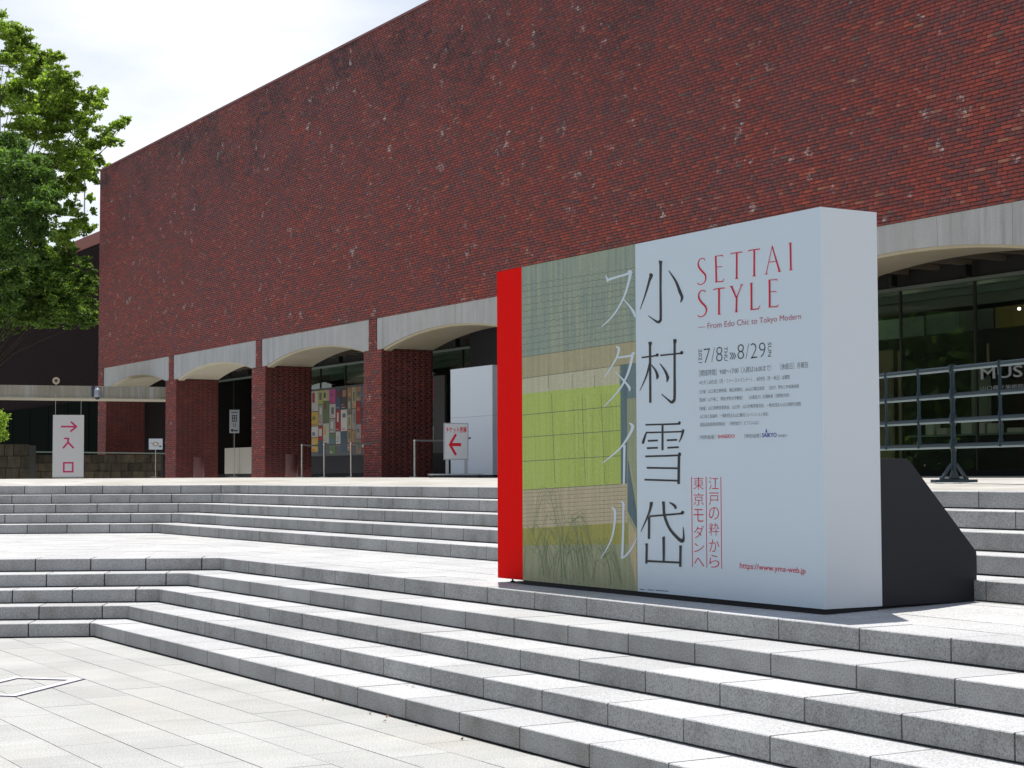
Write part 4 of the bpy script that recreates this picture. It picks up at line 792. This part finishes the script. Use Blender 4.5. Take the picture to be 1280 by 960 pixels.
# ------------------------------------------------------------------ stone walls on the left
def stone_wall(name, org, d, length, h, dep, lab, bw, rows, taper=.0):
    t = thing(name, (org[0], org[1], 1.62), lab, 'wall'); nv = Vector((d.y, -d.x)); rr = random.Random(len(lab))
    MB().add([(a * d.x + b * nv.x + org[0], a * d.y + b * nv.y + org[1], z) for z in (1.6, 1.6 + h - .04) for a, b in ((0, -.03), (length, -.03), (length, -dep), (0, -dep))], [(0, 3, 2, 1), (4, 5, 6, 7), (0, 1, 5, 4), (1, 2, 6, 5), (2, 3, 7, 6), (3, 0, 4, 7)]).build('core', M['dark'], t)
    rh = h / rows
    for r in range(rows):
        a = -rr.uniform(0, bw * .5)
        while a < length:
            w = bw * rr.uniform(.7, 1.3); a0, a1 = max(0, a) + .008, min(length, a + w) - .008; j = rr.uniform(-.02, .03)
            if a1 - a0 > .05:
                pts = [(a_ * d.x + b_ * nv.x + org[0], a_ * d.y + b_ * nv.y + org[1], z_) for z_ in (1.6 + r * rh + .008, 1.6 + (r + 1) * rh - .008) for a_, b_ in ((a0, j + taper * (h - (z_ - 1.6))), (a1, j + taper * (h - (z_ - 1.6))), (a1, -.3), (a0, -.3))]
                MB().add(pts, [(0, 3, 2, 1), (4, 5, 6, 7), (0, 1, 5, 4), (1, 2, 6, 5), (2, 3, 7, 6), (3, 0, 4, 7)]).build('stone', M['stone'], t, bevel=.015)
            a += w
    return t
q0 = CB - NB * 4
stone_wall('stone_wall', (q0.x + DL.x * 9 , q0.y + DL.y * 9), -DL, 8.4, .95, .5, 'low mossy stone wall running behind the entrance sign', .55, 3)
o = MB().add([(CB.x - NB.x * 4.0 + DL.x * s + NB.x * b, CB.y - NB.y * 4.0 + DL.y * s + NB.y * b, z + s * .015) for z in (2.555, 2.60) for s, b in ((.3, .06), (9, .06), (9, -.3), (.3, -.3))], [(0, 3, 2, 1), (4, 5, 6, 7), (0, 1, 5, 4), (1, 2, 6, 5), (2, 3, 7, 6), (3, 0, 4, 7)]).build('wall_capping', M['header']); tag(o, 'pale green-grey capping strip along the top of the low stone wall', 'capping')
q1 = CB - NB * .9
stone_wall('stone_pier', (q1.x + DL.x * 11.5, q1.y + DL.y * 11.5), -DL, 6.55, 1.30, 1.2, 'taller block of mossy stones at the left edge, with a bush on top', .42, 3, .06)
# ------------------------------------------------------------------ brick wing in the shade behind the trees
wg = thing('museum_wing', (-100, 31, 1.66), 'dark shaded brick wing of the museum seen behind the trees at the left', 'building')
m = material('shade_toned_brick', (.05, .03, .028), 1.0, 0, .05); t = NT(m); br = t.n('ShaderNodeTexBrick', {'Vector': t.n('ShaderNodeMapping', {'Vector': t.pos(), 'Rotation': (math.pi / 2, 0, 0)}).outputs[0], 'Color1': (.020, .011, .010, 1), 'Color2': (.013, .008, .008, 1), 'Mortar': (.015, .01, .01, 1), 'Scale': 1.0, 'Mortar Size': .008, 'Brick Width': .24, 'Row Height': .066}); t.base(br.outputs['Color'])  # the shade of the trees is put into this very dark brick colour
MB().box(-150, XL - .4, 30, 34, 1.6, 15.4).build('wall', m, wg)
MB().box(-150, XL - .4, 29.94, 34, 15.402, 16.1).build('parapet', material('red_parapet', (.22, .07, .05), .8), wg)
MB().box(-118, -84, 36, 44, 1.6, 17.6).build('stair_tower', material('red_tower', (.16, .045, .05), .8), wg)
for k in range(16):
    x0 = -140 + k * 4.4; MB().box(x0, x0 + 4.2, 29.9, 29.99, 1.9, 6.2).build('window', material('black_window', (.008, .011, .009), 1, 0, 0) if k == 0 else bpy.data.materials['black_window'], wg)
q = at(105.5, 272, 128); tag(MB().tube((q.x, q.y, 1.7), (q.x, q.y, q.z + 6.5), .07, .05, n=8).tube((q.x, q.y, q.z + 2.0), (q.x, q.y, q.z + 2.6), .16, .09, n=8).build('antenna_pole', M['frame']), 'thin grey antenna pole rising behind the trees left of the brick corner', 'pole')
# ------------------------------------------------------------------ trees
def leaves_mesh(name, centers, m, parent, size, seed):
    """centers: rows of (x, y, z, rx, ry, rz, count)"""
    rs = np.random.RandomState(seed); pts = []
    for c in centers:
        n = int(c[6]); v = rs.normal(size=(n, 3)); v /= np.linalg.norm(v, axis=1)[:, None]; r = rs.uniform(.1, 1, n) ** .5 * rs.choice([1, 1, 1.35], n)
        pts.append(np.array(c[:3]) + v * r[:, None] * np.array(c[3:6]))
    P = np.concatenate(pts); n = len(P); s = size * rs.uniform(.6, 1.35, n)[:, None]
    nr = rs.normal(size=(n, 3)) * np.array([.75, .75, .5]) + np.array([0, 0, .75]); nr /= np.linalg.norm(nr, axis=1)[:, None]
    a = np.cross(nr, rs.normal(size=(n, 3))); a /= np.linalg.norm(a, axis=1)[:, None]; b = np.cross(nr, a)
    V = np.stack([P + a * s, P + b * s * .5, P - a * s, P - b * s * .5], 1).reshape(-1, 3) - np.array(origin(parent))
    me = bpy.data.meshes.new(name); me.vertices.add(n * 4); me.vertices.foreach_set('co', V.ravel()); me.loops.add(n * 4); me.loops.foreach_set('vertex_index', np.arange(n * 4, dtype=np.int32))
    me.polygons.add(n); me.polygons.foreach_set('loop_start', np.arange(0, n * 4, 4, dtype=np.int32)); me.polygons.foreach_set('loop_total', np.full(n, 4, dtype=np.int32)); me.update(); me.materials.append(m)
    return link(name, me, parent)
def tree(name, label, spots, base, zb, D, m, size, dens, seed, flat=.55, limb=.05, sub=32):
    """spots: (x, y, radius) directions of leafy pads as seen from the steps, given real depth around D"""
    rr = random.Random(seed); b = Vector(base); t = thing(name, b, label, 'tree'); cs = []; tips = []
    for x, y, r in spots:
        Dd = D + rr.uniform(-3.2, 3.2); c = at(x, y, Dd); R0 = r / F_PX * Dd * (1.08 if r > 10 else 1); tips.append((c, R0)) if len(tips) < 26 else None
        for k in range(sub):
            v = Vector((rr.gauss(0, 1), rr.gauss(0, 1), rr.gauss(0, .9))).normalized() * R0 * rr.uniform(.15, 1.25); rr_ = R0 * rr.uniform(.13, .40)
            cs.append((*(c + v), rr_ * 1.25, rr_ * 1.25, rr_ * flat, dens * rr_ ** 2 * rr.uniform(.6, 1.1)))
        for q_ in range(2):                            # fine outer sprays
            a_ = Vector((rr.gauss(0, 1), rr.gauss(0, 1), rr.gauss(0, .8))).normalized(); p0 = c + v + a_ * rr_ * .6; sp_ = a_ * R0 * rr.uniform(.2, .42)
            for w_ in range(3): pc_ = p0 + sp_ * (w_ / 2) - Vector((0, 0, .05 * w_)); cs.append((*pc_, .13, .13, .07, 10))
    leaves_mesh('crown', cs, m, t, size, seed); mb = MB(); h = zb - b.z; cur = b; fork = b + Vector((0, 0, h))
    for k in range(4): nx = b + Vector((rr.uniform(-.2, .2), rr.uniform(-.2, .2), h * (k + 1) / 4)); mb.tube(cur, nx, .42 - .05 * k, .42 - .05 * (k + 1), n=10, caps=False); cur = nx
    for c, R0 in tips:
        p = cur + Vector((rr.uniform(-.1, .1), rr.uniform(-.1, .1), 0)); q = c - Vector((0, 0, R0 * .4)); n = 5; r0 = limb * rr.uniform(.8, 1.4)
        for k in range(n):
            f = (k + 1) / n; nx = cur.lerp(q, f) + Vector((rr.uniform(-.25, .25), rr.uniform(-.25, .25), math.sin(f * math.pi) * .8 * (1 if q.z > cur.z else .3))); nx = q if k == n - 1 else nx
            mb.tube(p, nx, r0 * (1 - .8 * k / n), r0 * (1 - .8 * (k + 1) / n), n=6, caps=False); p = nx
        for k in range(3):
            v = Vector((rr.gauss(0, 1), rr.gauss(0, 1), rr.uniform(-.2, .6))).normalized() * R0 * .9; mb.tube(q, q + v, r0 * .25, .008, n=4, caps=False)
    mb.build('trunk', M['bark'], t); return t
def foot(x, y, D): p = at(x, y, D); return (p.x, p.y, 1.62)
tree('zelkova_tree', 'bright green tree with spreading layered branches reaching over the far corner of the brick hall', [(8, 40, 20), (30, 58, 17), (47, 72, 14), (12, 75, 18), (68, 72, 9), (78, 70, 5), (40, 88, 22), (62, 105, 20), (80, 95, 15), (15, 115, 24), (88, 108, 8), (50, 130, 24), (84, 130, 20), (112, 122, 13), (128, 118, 8), (30, 155, 26), (70, 160, 24), (104, 150, 17), (122, 132, 8), (135, 168, 10), (148, 158, 9), (158, 150, 6), (140, 176, 8), (112, 182, 16), (88, 195, 22), (60, 200, 24), (122, 200, 8), (110, 215, 15), (92, 225, 15), (116, 222, 7), (134, 208, 3.5), (70, 232, 16), (98, 236, 9), (90, 258, 10), (113, 248, 5), (96, 278, 13), (80, 292, 16), (108, 284, 9), (116, 262, 4)],
     foot(-30, 597, 80), 9.0, 80, M['leaf_bright'], .085, 2100, 3)
tree('camphor_tree', 'dense dark green tree filling the left edge in front of the brighter one', [(5, 190, 26), (35, 205, 20), (10, 235, 28), (45, 235, 22), (62, 255, 14), (20, 275, 28), (52, 282, 18), (8, 310, 26), (30, 320, 18), (5, 350, 20), (70, 238, 10), (25, 215, 22), (40, 258, 22), (12, 380, 14), (58, 218, 10), (74, 262, 9)],
     foot(-22, 597, 73), 7.2, 73, M['leaf_dark'], .085, 2500, 5, .8)
tree('maple_tree', 'shaded green tree growing low against the dark wing beside the brick corner', [(20, 372, 22), (45, 350, 20), (75, 335, 18), (98, 345, 14), (112, 352, 9), (60, 375, 22), (90, 372, 18), (112, 378, 9), (35, 395, 18), (70, 398, 18), (98, 396, 15), (114, 402, 7), (10, 405, 15), (116, 340, 5), (85, 318, 14), (60, 322, 16), (108, 325, 6), (50, 300, 14), (78, 300, 12), (32, 382, 22), (10, 390, 18), (55, 352, 22), (82, 352, 18), (104, 366, 12), (0, 360, 24), (25, 345, 22), (48, 330, 20), (118, 356, 5), (118, 392, 5), (84, 385, 16)],
     foot(-45, 597, 84), 5.5, 84, M['leaf_mid'], .085, 2000, 8, .45)
bs = thing('bush', (*at(-6, 545, 66).xy, 2.9), 'leafy green bush growing on the stone block at the left edge', 'bush'); rr = random.Random(4); cs = []
for k in range(20): c = at(rr.uniform(-34, 5), rr.uniform(517, 549), 66 + rr.uniform(-.6, .9)); cs.append((*c, .28, .28, .24, 130))
leaves_mesh('foliage', cs, M['leaf_bright'], bs, .055, 9)
mb = MB()
for k in range(7): c = at(rr.uniform(-28, 3), rr.uniform(522, 540), 66); mb.tube((bs.location.x, bs.location.y, 2.88), c, .02, .006, n=5)
mb.build('stem', M['bark'], bs)
# trees across the street, mirrored in the glass
cs = []; rs = np.random.RandomState(21)
for k in range(620):
    a = rs.uniform(0, 1); cs.append((-185 + 210 * a + rs.uniform(-6, 6), -95 + 25 * a + rs.uniform(-8, 8), rs.uniform(1, 30), 5.0, 5.0, 4.0, 110))
w = leaves_mesh('wood', cs, M['leaf_dark'], None, .95, 22); tag(w, 'band of trees on the far side of the forecourt', 'wood', kind='stuff')
# ------------------------------------------------------------------ litter and weeds
for k, (x, y, z) in enumerate(((-10.626, 5.46, 0), (-11.1, 5.47, 0), (-11.295, 5.43, 0), (-12.9, 5.48, 0), (-10.9, 5.35, 0), (-12.2, 5.46, 0), (-9.9, 5.42, 0), (-11.6, 5.88, .15), (-11.45, 5.86, .15))):
    s = .017; o = MB().add([(-s, 0, 0), (0, -s * .6, .004), (s * 1.2, 0, .010), (0, s * .7, .012)], [(0, 1, 2, 3)]).build('dead_leaf', M['dead']); o.location = (x, y, z + .004); o.rotation_euler = (R.uniform(-.4, .4), R.uniform(-.4, .4), R.uniform(0, 6)); tag(o, 'small dry brown leaf ' + ('at the foot of the lowest step, seventh from the left', 'at the foot of the lowest step, fourth from the left', 'at the foot of the lowest step, third from the left', 'at the foot of the lowest step, the leftmost one', 'on the paving a little out from the lowest step', 'at the foot of the lowest step, second from the left', 'at the foot of the lowest step, the rightmost one', 'on the lowest tread, the left one of two', 'on the lowest tread, the right one of two')[k], 'leaf', 'dry leaves at the foot of the steps')
mb = MB()
for k in range(70):
    u = R.choice((.28, .55, .62, 1.3, 2.2, 2.9, 3.3)) + R.uniform(-.05, .05); x, y = SX - SW + u, SY + R.uniform(.0, .035) ; h_ = R.uniform(.01, .03); dx = R.uniform(-.012, .012)
    mb.add([(x - .003, y, .752), (x + .003, y, .752), (x + dx + .002, y - .01, .752 + h_), (x + dx - .002, y - .01, .752 + h_ * 1.05)], [(0, 1, 2, 3)])
tag(mb.build('weeds', M['leaf_mid']), 'tiny weeds sprouting under the white billboard', 'weeds', kind='stuff')
